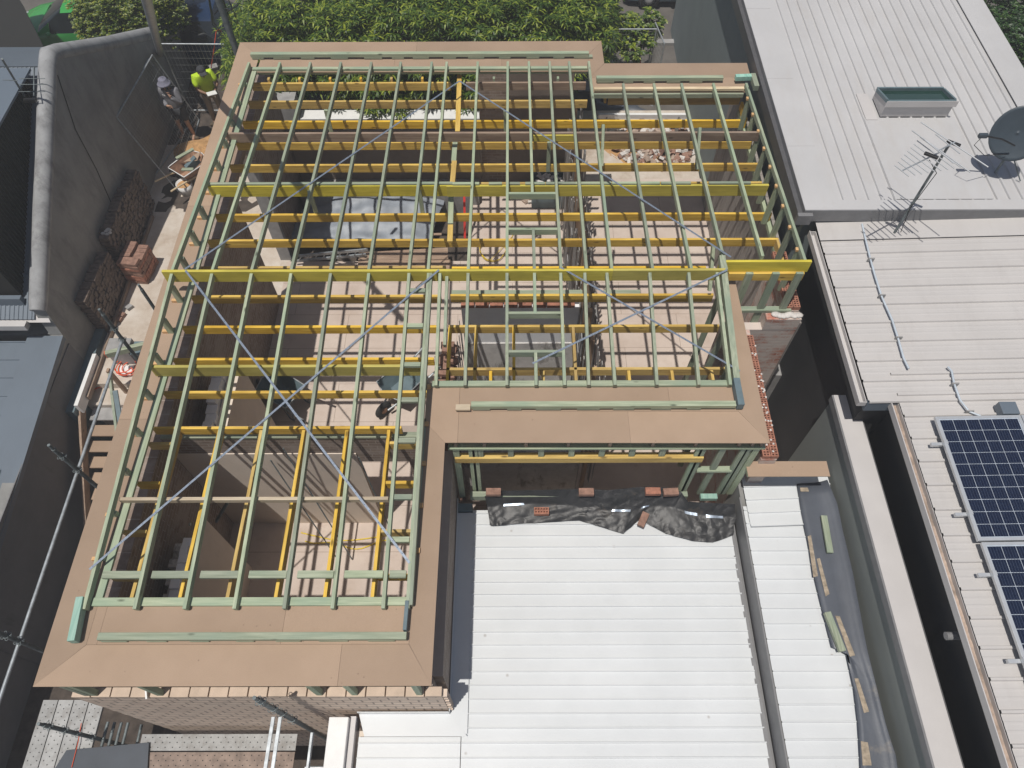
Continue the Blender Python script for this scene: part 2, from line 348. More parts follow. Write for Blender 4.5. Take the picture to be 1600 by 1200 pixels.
def holed_brick(mb, c, ax='x', L=.23, W=.11, H=.076, m=0):
    """an extruded brick with two rows of five holes"""
    x, y, z = c
    def bx(u0, u1, v0, v1, z0, z1):
        if ax == 'x': mb.box(x+u0, x+u1, y+v0, y+v1, z0, z1, m)
        else: mb.box(x+v0, x+v1, y+u0, y+u1, z0, z1, m)
    bx(-L/2, L/2, -W/2, W/2, z, z+H*.35)
    for v in (-W/2, -W*.08, W*.34): bx(-L/2, L/2, v, v+W*.16, z+H*.35, z+H)
    for i in range(6):
        u = -L/2 + i*(L-.018)/5
        bx(u, u+.018, -W*.34, -W*.08, z+H*.35, z+H-.001); bx(u, u+.018, W*.08, W*.34, z+H*.35, z+H-.001)
# ================= SETTING =================
FL = .45                                   # interior floor level
def slab(name, x0, x1, y0, y1, z0, z1, mat): return one(name, MB().box(x0, x1, y0, y1, z0, z1), mat, None, None, kind='structure')
slab('ground', -90, 90, -40, 120, -2.2, -2.0, 'soil')
slab('garden_ground', -9.3, 6, 13.4, 20.3, -1.9, -.02, 'soil')
one('street', MB().box(-60, 60, 20.5, 60, -1.9, .0), 'asphalt', None, None, kind='structure')
slab('kerb', -60, 60, 20.3, 20.5, -1.9, .12, 'concrete')
slab('driveway', 3.0, 6.0, 16.6, 20.3, -.02, .03, 'asphalt')
slab('concrete_path', -9.3, -5.43, 8.4, 13.3, -1.9, .0, 'path')
slab('concrete_path', -9.3, -5.43, 13.302, 16.0, -1.9, -.004, 'path')
slab('door_threshold', -5.42, -5.2, 10.3, 11.75, -1.9, .3, 'path')
slab('path_step', -9.1, -5.43, 7.98, 8.398, -1.9, -.18, 'path')
slab('floor_slab', -5.2, 4.75, 1.7, 8.95, -1.9, FL, 'floor')
slab('floor_slab', -1.0, 4.75, 8.952, 14.15, -1.9, FL-.003, 'floor')
slab('floor_slab', -5.2, -1.002, 8.952, 11.45, -1.9, FL-.002, 'floor')
slab('front_yard', 1.5, 4.8, 14.152, 17.1, -1.9, .2, 'path')
slab('excavated_soil', -5.2, -1.0, 11.452, 14.2, -1.9, .1, 'soil')
slab('lower_yard', -9.4, -2.4, -1.5, 7.9, -2.0, -1.75, 'soil')
slab('side_passage', 4.8, 5.6, 5, 14, -1.9, 0, 'soil')
# ================= MASONRY WALLS OF THE HOUSE =================
def zw(mb, x0, x1, y0, y1, z0=0, z1=3.75, m=0): return mb.box(x0, x1, y0, y1, z0, z1, m)
# front wall of the wing
r = root('brick_wall', (-3.1, 1.64, -1.6), 'pale orange brick wall under the lower left eave, above the steel scaffold planks', 'wall')
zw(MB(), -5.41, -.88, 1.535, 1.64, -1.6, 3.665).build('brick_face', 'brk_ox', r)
m = MB(); x = -5.41; i = 0
while x < -.95:
    L = .225; m.box(x, min(x+L, -.88), 1.53+random.uniform(-.004, .004), 1.642, 3.672, 3.75+random.uniform(-.003, .003)); x += .2405; i += 1
m.build('top_course', 'brick_pale', r, bevel=.004)
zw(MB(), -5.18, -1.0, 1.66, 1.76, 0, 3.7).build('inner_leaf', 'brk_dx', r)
m = MB()                                    # toothed right end, bricks stepping out
for k in range(16):
    z = 3.66-k*.086*2
    if z < 2.3: break
    m.box(-.879, -.82, 1.54, 1.63, z-.08, z)
m.build('toothed_end', 'brk_oy', r)
# left wall
r = root('brick_wall', (-5.3, 7.3, -1.6), 'long dark brick side wall beneath the left eave, seen from its inner shaded face', 'wall')
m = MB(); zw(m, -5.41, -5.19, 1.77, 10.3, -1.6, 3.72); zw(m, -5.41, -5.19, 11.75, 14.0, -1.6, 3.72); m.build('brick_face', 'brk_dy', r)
m = MB(); zw(m, -5.43, -5.17, 11.62, 11.74, .3, 3.0); m.build('block_jamb', 'concrete', r)
MB().box(-5.38, -5.22, 10.301, 11.749, 3.55, 3.7).build('lintel', 'tany', r)
# right wall of wing
r = root('brick_wall', (-1.0, 3.3, 0), 'narrow dark brick wall between the wing and the white roof', 'wall')
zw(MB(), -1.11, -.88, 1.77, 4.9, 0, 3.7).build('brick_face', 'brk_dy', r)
# partition across the wing
r = root('partition_wall', (-3, 5.1, FL), 'tan rendered cross wall with a broken brick top band inside the lower left wing', 'wall')
m = MB(); m.box(-5.18, -2.4, 5.055, 5.16, FL, 3.3); m.box(-1.62, -1.45, 5.055, 5.16, FL, 1.9); m.build('rendered_face', 'render_tan', r)
m = MB(); m.box(-5.18, -2.4, 5.07, 5.28, 3.301, 3.78); m.box(-2.4, -1.12, 5.07, 5.28, 3.0, 3.78); m.box(-1.62, -1.12, 5.08, 5.28, FL, 3.0); m.build('brickwork', 'brk_dx', r)
m = MB(); m.box(-5.18, -1.12, 5.06, 5.15, 3.781, 3.825); m.build('wall_plate', 'greenx', r)
m = MB()
for (a, b) in (((-3.72, 5.0, 3.2), (-3.2, 4.4, FL+.03)), ((-3.42, 5.0, 3.6), (-2.9, 4.35, FL+.03)), ((-2.35, 5.0, 3.3), (-2.05, 4.5, FL+.03))): m.bar(a, b, .02, .02)
m.build('prop', 'tube_dk', r)
# white broken wall (chimney side)
def ragged(mb, x0, x1, y0, y1, z0, z1, n=10, amp=.12, ax='y'):
    for i in range(n):
        t0, t1 = i/n, (i+1)/n; zz = z1-random.uniform(0, amp)
        if ax == 'y': mb.box(x0+random.uniform(-.02, .02), x1+random.uniform(-.02, .02), y0+(y1-y0)*t0, y0+(y1-y0)*t1-.002, z0, zz)
        else: mb.box(x0+(x1-x0)*t0, x0+(x1-x0)*t1-.002, y0+random.uniform(-.02, .02), y1+random.uniform(-.02, .02), z0, zz)
    return mb
r = root('broken_wall', (-4.75, 3.3, FL), 'ragged white and black plastered wall stub in the lower left room', 'wall')
ragged(MB(), -4.88, -4.75, 2.3, 3.85, FL, 3.05, 12).build('plaster_skin', 'plaster_w', r)
ragged(MB(), -5.02, -4.89, 2.3, 3.8, FL, 2.95, 12, .2).build('black_peeling_skin', M['bath_lo'], r)
zw(MB(), -4.745, -4.68, 2.3, 4.2, FL, 2.9).build('tan_render', 'render_tan', r)
r = root('broken_wall', (-4.8, 6.1, FL), 'ragged white topped wall stub behind the tan cross wall', 'wall')
ragged(MB(), -4.95, -4.78, 5.4, 6.7, FL, 3.2, 8).build('plaster_skin', 'plaster_w', r)
zw(MB(), -4.775, -4.6, 5.35, 6.9, FL, 3.0).build('tan_render', 'render_tan', r)
# lath wall (old stud wall stripped of plaster)
r = root('lath_wall', (1.3, 9.5, FL), 'stripped timber lath wall with grey plaster scraps down the middle of the house', 'wall')
m = MB(); y = 5.7
while y < 12.9:
    for xx in (1.17, 1.43):
        wd = random.uniform(.03, .09); z1 = random.uniform(3.1, 3.68)
        m.bar((xx+random.uniform(-.03, .03), y, FL+random.uniform(0, .5)), (xx+random.uniform(-.04, .04), y+random.uniform(-.03, .03), z1), wd, .012, up=(1, 0, 0))
    y += random.uniform(.06, .13)
m.build('lath', 'lath', r)
m = MB()
for k in range(13): m.bar((1.3, 5.8+k*.58, FL), (1.3, 5.8+k*.58, 3.65), .07, .09)
m.build('old_stud', 'tanz', r)
m = MB()
for k in range(26):
    y = random.uniform(5.8, 12.6); z = random.uniform(1.5, 3.3); xx = random.choice((1.14, 1.46)); m.box(xx-.008, xx+.008, y, y+random.uniform(.1, .35), z, z+random.uniform(.15, .5))
m.build('plaster_scrap', 'concrete', r)
# second wall beside the wing, ruined brick
r = root('broken_wall', (-1.05, 6.5, FL), 'crumbling brick and lath wall stub at the corner of the brown eave boards', 'wall')
m = MB()
for k in range(150):
    z = random.uniform(FL, 3.5); y = random.uniform(5.2, 7.3); brick_block(m, (-1.1+random.uniform(-.12, .12), y, z), random.uniform(-.5, .5), H=.07, tilt=random.uniform(-.2, .2))
m.box(-1.18, -1.0, 5.3, 7.2, FL, 3.0)
m.build('loose_brickwork', 'brick_tan', r)
m = MB()
for k in range(14): y = 5.5+k*.15; m.bar((-.86, y, FL), (-.88+random.uniform(-.03, .03), y, 3.5), .04, .012, up=(1, 0, 0))
m.build('lath', 'lath', r)
# bathroom back wall
r = root('plastered_wall', (.1, 7.7, FL), 'white and grey peeling plastered wall of the old bathroom', 'wall')
zw(MB(), -.86, 1.12, 7.62, 7.75, 2.6, 3.62).build('white_upper', 'plaster_w', r)
zw(MB(), -.86, 1.12, 7.60, 7.75, FL, 2.599).build('stained_lower', 'bath_lo', r)
m = MB(); x = -.86
while x < 1.0: m.box(x, x+.22, 7.6, 7.76, 3.63, 3.69+random.uniform(-.02, .02)); x += .24
m.build('brick_top', 'brick_red', r)
r = root('plastered_wall', (.1, 6.3, FL), 'low stained plaster wall at the front of the old bathroom', 'wall')
zw(MB(), -.86, 1.12, 5.5, 5.62, FL, 3.2).build('stained_face', 'bath_lo', r)
zw(MB(), -.8, 1.1, 5.63, 7.6, .46, .5).build('bathroom_floor', 'bath_lo', r)
# street facade: shaded wall with bricks on it, a white topped outer wall beyond
r = root('facade_wall', (-2.8, 13.8, 0), 'dark shaded facade wall behind the silver tarpaulin, loose bricks along its top', 'wall')
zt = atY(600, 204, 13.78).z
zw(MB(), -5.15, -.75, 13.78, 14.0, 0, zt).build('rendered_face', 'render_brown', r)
zw(MB(), -5.1, -.8, 13.25, 13.77, 0, .8).build('concrete_ledge', 'concrete', r)
m = MB()
for k in range(16):
    x = -4.4+k*.22
    if random.random() < .7: brick_block(m, (x, 13.88, zt+.04), random.uniform(-.3, .3), m=0 if random.random() < .5 else 1)
m.build('loose_brick', ['brick_red', 'pile_white'], r)
r = root('garden_wall', (-2.8, 14.7, 0), 'long white topped garden wall between facade and mango trees, seen through the frame', 'wall')
a = atY(435, 185, 14.6)
zw(MB(), -5.0, -.75, 14.6, 14.85, 0, a.z-.05).build('wall_face', 'brk_dx', r)
zw(MB(), -5.03, -.72, 14.57, 14.9, a.z-.049, a.z).build('white_coping', 'whitep', r)
zw(MB(), -5.6, -5.04, 14.55, 14.9, 0, a.z+.5).build('end_pier', 'concrete', r)
r = root('facade_wall', (.6, 14.1, 0), 'brown rendered facade wall under the middle of the top eave', 'wall')
zw(MB(), -.1, 1.35, 14.0, 14.2, 0, 3.9).build('rendered_face', 'render_brown', r)
zw(MB(), -.74, -.12, 14.02, 14.2, 0, 3.9).build('brick_pier', 'brk_dx', r)
b = at(1000, 181, .9)
r = root('barrier_rail', (2.5, b.y, 0), 'long white plank on low posts beyond the rubble heap', 'rail')
c = at(935, 181, .9); d = at(1076, 181, .9); MB().bar(c, d, .08, .12).build('white_plank', 'whitep', r)
m = MB(); m.bar(c.lerp(d, .1), c.lerp(d, .1)-Vector((0, 0, .8)), .08, .08); m.build('post', 'concrete', r)
m = MB(); m.bar(c.lerp(d, .9), c.lerp(d, .9)-Vector((0, 0, .8)), .08, .08); m.build('post', 'concrete', r)
# party wall with boarding
r = root('boarded_wall', (4.7, 10, FL), 'tall weathered boarded wall striped by rafter shadows beside the grey neighbour', 'wall')
m = MB(); y = 7.2; i = 0
while y < 13.4:
    m.box(4.66+random.uniform(0, .012), 4.72, y, y+.14, FL-.4, 3.72); y += .145
m.build('boarding', 'paling', r)
# right brick walls with holed tops
r = root('brick_wall', (4.6, 7.3, 0), 'mortar smeared red brick wall with an open holed top beside the black void', 'wall')
# face seen from the front, running back along x, and stepping down
zw(MB(), 4.50, 4.64, 7.32, 8.6, 0, 3.9).build('brick_face', 'brk_ry', r)
m = MB()
for k in range(5):
    y = 7.44+k*.24
    holed_brick(m, (4.47, y, 3.91), 'y'); holed_brick(m, (4.59, y, 3.91), 'y')
m.build('holed_top', 'brick_red', r)
m = MB(); m.box(3.45, 4.66, 7.16, 7.31, 0, 3.6); m.box(4.1, 4.66, 7.155, 7.31, 3.601, 3.88); m.build('end_face', 'brk_rx', r)
m = MB()
for k in range(7): m.sphere((4.25+k*.06, 7.22+random.uniform(-.03, .03), 3.9), (random.uniform(.05, .09), .06, .03), 8, 5)
m.build('mortar_blob', 'pile_white', r)
r = root('brick_wall', (3.7, 5.5, 0), 'smeared brick wall with white speckled holed top beneath the right eave', 'wall')
zw(MB(), 3.60, 3.83, 4.72, 7.04, 0, 3.76).build('brick_face', 'brk_ry', r)
m = MB()
for k in range(9):
    y = 4.84+k*.24
    holed_brick(m, (3.66, y, 3.77), 'y'); holed_brick(m, (3.78, y, 3.77), 'y')
m.build('holed_top', 'brick_red', r)
m = MB()
for k in range(70): m.sphere((random.uniform(3.6, 3.84), random.uniform(4.8, 6.9), 3.845), (.02, .02, .008), 5, 4)
m.build('mortar_speckle', 'pile_white', r)
r = root('side_ledge', (4.3, 6.0, 0), 'grey ledge with a white mortar lump at the foot of the smeared red brick wall', 'ledge')
q = at(1205, 566, 1.6); MB().box(q.x-.4, q.x+.25, q.y-.3, q.y+.35, 0, 1.6).build('ledge', 'concrete', r)
m = MB(); q = at(1198, 577, 1.66); m.sphere(q, (.16, .09, .05), 14, 8); m.sphere(q+Vector((.12, .04, 0)), (.1, .07, .05), 12, 8); m.build('mortar_lump', 'pile_white', r)

# ================= TIMBER ROOF FRAME =================
F = root('timber_roof_frame', (-1, 7.2, 4.5), 'open timber roof frame of green rafters over yellow joists, brown eave boards round its edge', 'roof frame')
T45 = .045
ZR, YR, ZEV = 4.98, 7.24, 4.63
def zb(y): return ZEV+(ZR-ZEV)*(12.78-y)/(12.78-YR)          # back slope
def zb2(y): return ZEV+(ZR-ZEV)*(12.1-y)/(12.1-YR)           # right back slope
def zf(y): return ZEV+(ZR-ZEV)*(y-2.42)/(YR-2.42)            # front slope of the wing
def zs(y): return ZEV+(ZR-ZEV)*(y-5.48)/(YR-5.48)            # short front slope
RD = .10
def rafter(x, y0, y1, fn, w=T45, mat='greeny', x1=None, name='rafter', dz=0):
    m = MB(); m.bar((x, y0, fn(y0)+dz), (x if x1 is None else x1, y1, fn(y1)+dz), w, RD, top=True); return m.build(name, mat, F, bevel=.003)
GX = [-5.09, -4.49, -3.90, -3.31, -2.72, -2.15, -1.55, -1.26]
for x in GX:
    rafter(x, 7.27, 12.84, zb); rafter(x+.01, 2.36, 7.215, zf)
rafter(-1.215, 2.40, 7.215, zf)
for x in (-.66, -.08, .73, 1.11): rafter(x, 7.27, 12.84, zb)
rafter(.33, 9.02, 12.84, zb); rafter(.33, 7.27, 8.16, zb)
rafter(1.49, 7.27, 12.84, zb, x1=1.49)
for x in (2.10, 2.68, 3.2): rafter(x, 7.27, 12.16, zb2)
rafter(3.8, 7.55, 12.16, zb2); rafter(4.42, 7.42, 12.16, zb2)
for x, x1 in ((-1.08, -1.08), (-.67, -.66), (-.08, -.08), (.73, .72), (1.07, 1.08), (1.44, 1.41), (2.03, 2.05), (2.62, 2.63), (3.06, 3.05)): rafter(x, 5.46, 7.215, zs, x1=x1)
rafter(3.16, 5.46, 7.5, zs, w=.09)
rafter(.33, 6.55, 7.215, zs); rafter(.33, 5.46, 5.95, zs)
rafter(-.98, 6.1, 7.2, zs, dz=-.05)
# trimmers round the skylight openings
def xbar(x0, x1, y, z, mat='greenx', h=.12, w=T45, name='nogging', top=True):
    return MB().bar((x0, y, z), (x1, y, z), w, h, top=top).build(name, mat, F, bevel=.003)
for y, fn in ((9.0, zb), (8.16, zb), (6.57, zs), (5.97, zs)): xbar(-.057, .707, y, fn(y)-.002)
for y in (6.93, 6.32, 5.68, 5.13, 4.53, 3.75, 3.2): xbar(-1.525, -1.285, y, zf(y)-.03, w=.07, h=.05)
# ridge and underpurlins
MB().bar((-5.22, YR, 5.01), (1.5, YR, 5.01), T45, .23, top=True).build('ridge_beam', 'lvlx', F, bevel=.002)
MB().bar((1.502, YR+.003, 5.008), (3.17, YR+.003, 5.008), T45, .23, top=True).build('ridge_beam', 'lvlx', F, bevel=.002)
MB().bar((3.12, 7.42, 4.99), (4.5, 7.42, 4.99), T45, .23, top=True).build('ridge_beam', 'lvlx', F, bevel=.002)
MB().bar((3.3, 7.37, 4.78), (4.45, 7.37, 4.78), T45, .16, top=True).build('ridge_beam', 'yelx', F, bevel=.002)
xbar(-5.1, -1.0, 9.38, zb(9.38)-RD-.002, 'greenx', .035, .05, 'packer'); xbar(-5.1, -.98, 9.36, zb(9.38)-RD-.038, 'lvlx', .23, T45, 'underpurlin')
x = -1.0
for L, gap in ((.45, .16), (.22, .08), (.22, .09), (.33, .01), (.5, .0), (.6, .01), (.8, .02), (.5, .3), (.7, 0)):
    xbar(x, x+L, 9.37, zb(9.38)-RD-.002, 'greenx', .035, .05, 'packer'); x += L+gap
xbar(-1.1, 4.3, 9.35, zb(9.38)-RD-.04, 'lvlx', .23, T45, 'underpurlin')
xbar(-1.0, .4, 9.87, 4.28, 'yelx', .165, T45, 'ceiling_joist'); xbar(.42, 4.4, 9.87, 4.28, 'yelx', .165, T45, 'ceiling_joist')
xbar(-5.12, .4, 10.74, zb(10.74)-RD-.002, 'tanx', .19, T45, 'underpurlin'); xbar(.402, 4.42, 10.735, zb(10.74)-RD-.004, 'tanx', .19, T45, 'underpurlin')
xbar(.38, 1.15, 10.70, zb(10.74)-RD-.03, 'lvlx', .13, .03, 'splice_plate')
xbar(-5.1, -1.3, 5.7, zf(5.7)-RD-.002, 'lvlx', .23, T45, 'underpurlin')
xbar(-5.05, -1.6, 3.76, zf(3.76)-RD-.002, 'palex', .09, T45, 'underpurlin')
for x0, x1 in zip(GX[:-2], GX[1:-1]): xbar(x0+.1, x1-.03, 2.78, zf(2.78)-.05, 'greenx', .045, .09)
xbar(-1.5, -1.3, 2.78, zf(2.78)-.05, 'greenx', .045, .09)
# ceiling joists
JZ = 4.1
def joist(x0, x1, y, mat='yelx', z=JZ): return MB().bar((x0, y, z), (x1, y, z), T45, .165, top=True).build('ceiling_joist', mat, F, bevel=.003)
for y in (12.36, 11.76, 11.16, 10.55): joist(-5.18, 1.48 if y > 12 else 4.5, y)
joist(-5.1, -1.2, 12.62, z=4.32); joist(-.9, 1.45, 12.62, 'tanx', z=4.32)
joist(1.9, 4.5, 12.45)
for y in (9.30, 8.70): joist(-5.18, 4.52, y)
joist(-5.18, -1.1, 8.1); joist(-1.0, 3.2, 8.08)
for y in (7.49, 6.88): joist(-5.18, -1.15, y)
joist(-1.0, 3.24, 7.5); joist(-1.0, 3.24, 6.88); joist(-1.0, 3.23, 6.08)
for y in (6.27, 5.68, 5.08): joist(-5.18, -1.2 if y > 5.2 else -1.6, y)
for y in (4.83, 4.22, 3.52, 2.92): joist(-5.18, -4.86, y)
for y in (4.83, 4.22, 3.52, 2.92): joist(-1.75, -1.35, y)
def yjoist(x, y0, y1, mat='yely', z=JZ, x1=None): return MB().bar((x, y0, z), (x if x1 is None else x1, y1, z), T45, .165, top=True).build('ceiling_joist', mat, F, bevel=.003)
for x in (-4.82, -4.21, -3.61, -3.0, -2.38, -1.78): yjoist(x, 2.45, 5.04)
for x in (-.98, -.57, .02, .95): yjoist(x, 5.6, 6.86)
for x in (-.98, -.33, .46, 1.15, 1.75, 2.4, 3.0): yjoist(x, 5.55, 6.05, z=JZ-.01)
for x in (-4.75, -4.15, -3.55, -2.95, -2.35, -1.75): yjoist(x, 12.645, 12.72, z=4.38)
for x in (-.35, .9): yjoist(x, 12.645, 12.72, 'greeny', z=4.38)
for x in (1.85, 2.35, 2.95, 3.55, 4.15): yjoist(x, 12.48, 12.65)
yjoist(4.5, 11.78, 12.3); yjoist(4.5, 7.9, 8.68)
# on-flat boards running through the middle
for p, q, mt in (((718, 118), (715, 206), 'yely'), ((712, 211), (709, 252), 'greeny'), ((710, 252), (706, 297), 'yely'), ((705, 300), (704, 350), 'greeny'), ((704, 352), (703, 378), 'yely')):
    a = at(*p, 4.3); b = at(*q, 4.3); MB().bar(a, b, .09, .04).build('strongback', mt, F, bevel=.003)
# hangers / short studs standing on the joists
for px, py0, py1 in ((857, 188, 254), (790, 185, 205), (516, 186, 204), (491, 305, 328), (659, 305, 328)):
    a = at(px, py1, 4.2); MB().bar((a.x, a.y+.05, 3.95), (a.x, a.y+.05, 4.62), .07, .04).build('hanger', 'greenz', F, bevel=.003)
for px, py in ((940, 225), (1088, 230), (1108, 415)):
    a = at(px, py, 4.4); MB().bar((a.x, a.y-.35, 4.2), (a.x, a.y+.1, 4.75), .05, .09).build('hanger', 'greenz', F, bevel=.003)
# eave plates, battens
xbar(-5.05, -1.2, 2.47, 4.54, 'greenx', .045, .10, 'eave_plate')
xbar(-1.15, 3.12, 5.54, 4.55, 'greenx', .045, .09, 'eave_plate')
xbar(-5.03, 1.46, 12.76, 4.55, 'greenx', .12, .075, 'eave_plate')
xbar(1.55, 4.38, 12.08, 4.58, 'palex', .05, .07, 'eave_plate'); xbar(1.55, 4.38, 12.02, 4.5, 'greenx', .09, .04, 'eave_plate')
MB().bar((-4.99, 2.45, 4.53), (-4.99, 12.7, 4.53), .09, .045, top=True).build('eave_plate', 'greeny', F, bevel=.003)
MB().bar((-1.24, 2.45, 4.50), (-1.24, 5.0, 4.50), .09, .045, top=True).build('eave_plate', 'greeny', F, bevel=.003)
def batten(x0, x1, y, z=4.62, side=-1):
    MB().bar((x0, y, z), (x1, y, z), .085, .07, top=True).build('eave_batten', 'greenx', F, bevel=.004)
    m = MB(); x = x0
    while x < x1-.3:
        L = random.uniform(.2, .4); m.box(x+.02, x+L, y-.045, y+.03, 4.512, z-.071); x += L+random.uniform(.15, .32)
    m.build('packer', 'greenx', F)
a = at(152, 994, 4.62); b = at(635, 991, 4.62); batten(a.x, b.x, a.y)
a = at(736, 631, 4.62); b = at(1150, 629, 4.62); batten(a.x, b.x, a.y)
a = at(391, 83, 4.62); b = at(920, 80, 4.62); batten(a.x, b.x, a.y)
a = at(932, 120, 4.62); b = at(1130, 118, 4.62); batten(a.x, b.x, a.y)
a = at(712, 637, 4.56); b = at(735, 637, 4.56); MB().bar(a, b, .09, .04).build('eave_batten', 'palex', F, bevel=.003)
a = at(124, 932, 4.66); b = at(110, 1001, 4.66); MB().bar(a, b, .085, .13, top=True).build('eave_batten', 'teal', F, bevel=.004)
a = at(1151, 590, 4.66); b = at(1159, 632, 4.66); MB().bar(a, b, .09, .13, top=True).build('eave_batten', 'slate', F, bevel=.004)
a = at(636, 938, 4.64); b = at(632, 984, 4.64); MB().bar(a, b, .045, .1, top=True).build('eave_batten', 'slate', F, bevel=.004)
a = at(1150, 118, 4.66); b = at(1177, 117, 4.66); MB().bar(a, b, .09, .09, top=True).build('eave_batten', 'teal', F, bevel=.003)
a = at(1177, 114, 4.661); b = at(1183, 134, 4.661); MB().bar(a, b, .09, .11, top=True).build('eave_batten', 'greeny', F, bevel=.003)
# brown boards (9 mm)
def board(pts, dz=0):
    g = .0015; cx = sum(p[0] for p in pts)/len(pts); cy = sum(p[1] for p in pts)/len(pts)
    q = [(p[0]-(g if p[0] > cx else -g), p[1]-(g if p[1] > cy else -g)) for p in pts]
    return MB().prism(q, 4.488+dz, 4.500+dz).build('eave_board', 'board', F)
XL, YB = -5.46, 1.52
board([(XL, YB), (-2.0, YB), (-2.0, 1.98), (-4.99, 1.98)]); board([(-2.0, YB), (-.93, YB), (-1.22, 1.98), (-2.0, 1.98)])
board([(-4.87, 1.98), (-2.72, 1.98), (-2.72, 2.5), (-4.87, 2.5)], .001); board([(-2.72, 1.98), (-1.22, 1.98), (-1.22, 2.5), (-2.72, 2.5)], .002)
board([(XL, YB), (-4.99, 1.98), (-4.99, 5.0), (XL, 5.0)], -.001); board([(XL, 5.0), (-4.99, 5.0), (-4.99, 9.1), (XL, 9.1)]); board([(XL, 9.1), (-4.99, 9.1), (-4.99, 13.2), (XL, 13.67)], .001)
board([(-4.99, 1.98), (-4.87, 1.98), (-4.87, 2.5), (-4.99, 2.5)])
board([(-.93, YB), (-.92, 4.62), (-1.22, 4.95), (-1.22, 1.98)], -.001); board([(-1.22, 4.95), (-.92, 4.62), (-.75, 4.62), (-.75, 5.5), (-1.22, 5.5)])
board([(-.75, 4.62), (1.6, 4.61), (1.6, 5.1), (-.75, 5.1)], .001); board([(1.6, 4.61), (3.49, 4.6), (3.14, 5.1), (1.6, 5.1)])
board([(-.75, 5.1), (2.2, 5.1), (2.2, 5.6), (-.75, 5.6)]); board([(2.2, 5.1), (3.14, 5.1), (3.14, 5.6), (2.2, 5.6)], .002)
board([(3.49, 4.6), (3.48, 7.47), (3.26, 7.47), (3.14, 5.1)], -.001)
board([(XL, 13.67), (-4.99, 13.2), (-1.9, 13.2), (-1.9, 13.67)]); board([(-1.9, 13.2), (1.50, 13.2), (1.80, 13.68), (-1.9, 13.67)], .001)
board([(-4.95, 12.7), (-2.3, 12.7), (-2.3, 13.2), (-4.95, 13.2)]); board([(-2.3, 12.7), (-.2, 12.7), (-.2, 13.2), (-2.3, 13.2)], .002); board([(-.2, 12.7), (1.5, 12.7), (1.5, 13.2), (-.2, 13.2)])
board([(1.5, 12.5), (1.81, 12.95), (1.80, 13.68), (1.50, 13.2)], .001)
board([(1.5, 12.5), (4.6, 12.5), (4.6, 12.95), (1.81, 12.95)]); board([(1.5, 12.05), (4.45, 12.05), (4.45, 12.5), (1.5, 12.5)], .001)
# outrigger ends and gable studs
for k in range(17):
    y = 3.0+k*.58; fn = zf if y < YR else zb
    MB().box(-5.21, -5.115, y-.022, y+.022, 4.502, 4.55).build('outrigger', 'endgrain', F)
    if abs(y-YR) > .15: MB().bar((-5.085, y, 4.502), (-5.085, y, fn(y)-RD), .045, .09, up=(1, 0, 0)).build('gable_stud', 'greenz', F)
for k in range(9):
    y = 7.75+k*.5; MB().box(4.36, 4.45, y-.03, y+.03, zb2(y)-.09, zb2(y)-.05).build('outrigger', 'endgrain', F)
    MB().bar((4.42, y, 3.9), (4.42, y, zb2(y)-RD), .09, .045).build('gable_stud', 'greenz', F)
MB().bar((4.52, 7.4, 3.92), (4.52, 12.3, 3.92), .09, .09, top=True).build('wall_plate', 'greeny', F)
for k in range(5):
    y = 3.1+k*.6; MB().box(-1.21, -1.16, y-.03, y+.03, 4.502, 4.54).build('outrigger', 'endgrain', F)
# front stud wall under the right hand eave
Z0 = 4.25; a = at(700, 697, Z0); b = at(1196, 697, Z0); YW2 = a.y
MB().bar((a.x, YW2, Z0), (b.x, YW2, Z0), .09, .045, top=True).build('top_plate', 'greenx', F, bevel=.003)
for px in (712, 757, 822, 888, 953, 1020, 1087, 1155, 1176, 1190):
    p = at(px, 694, 4.3); MB().box(p.x-.022, p.x+.022, YW2-.02, YW2+.6, 4.252, 4.36).build('outrigger', 'tany', F)
LB = at(710, 712, Z0-.28); LE = at(1100, 712, Z0-.28)
MB().bar((LB.x, YW2, Z0-.30), (LE.x, YW2, Z0-.30), .10, .14, top=True).build('lintel', 'yelx', F, bevel=.003)
for px in (750, 798, 846, 894, 942, 990, 1038):
    p = at(px, 702, Z0-.05); MB().bar((p.x, YW2, Z0-.05), (p.x, YW2, Z0-.30), .045, .08, up=(1, 0, 0)).build('jack_stud', 'greenz', F)
for x, z0 in ((2.62, 2.6), (2.67, 2.6), (2.95, 2.6), (3.25, 2.6), (3.31, 2.6), (3.42, 2.6), (-.80, 2.5), (-.58, 2.5), (-.53, 2.5)):
    MB().bar((x, YW2, Z0-.045), (x, YW2, z0), .045, .09, up=(1, 0, 0)).build('stud', 'greenz', F, bevel=.003)
xbar(2.72, 3.23, YW2, 3.5, 'greenx', .05, .09)
for x in (3.6, 4.0, 4.36): MB().bar((x, 7.33, 4.82), (x, 7.33, 1.2), .045, .11, up=(1, 0, 0)).build('stud', 'greenz', F, bevel=.003)
xbar(3.5, 4.5, 7.33, 3.95, 'greenx', .06, .09); xbar(3.5, 4.0, 7.33, 2.6, 'greenx', .06, .09)
for x in (3.1,):
    for y in (7.15, 6.55, 5.95): MB().bar((x+.1, y, 4.6), (x, y, 1.0), .045, .09).build('stud', 'greenz', F)
for x in (-5.21, -5.12, -4.32, -2.37, -1.94, -1.15): MB().bar((x, 1.575, 3.755), (x, 1.575, 4.487), .07, .07).build('eave_post', 'greenz', F, bevel=.003)
# green plate in the middle rooms
xbar(-1.0, 1.15, 7.68, 3.95, 'greenx', .09, .09, 'wall_plate'); xbar(1.5, 2.1, 7.68, 3.95, 'greenx', .05, .09, 'wall_plate')
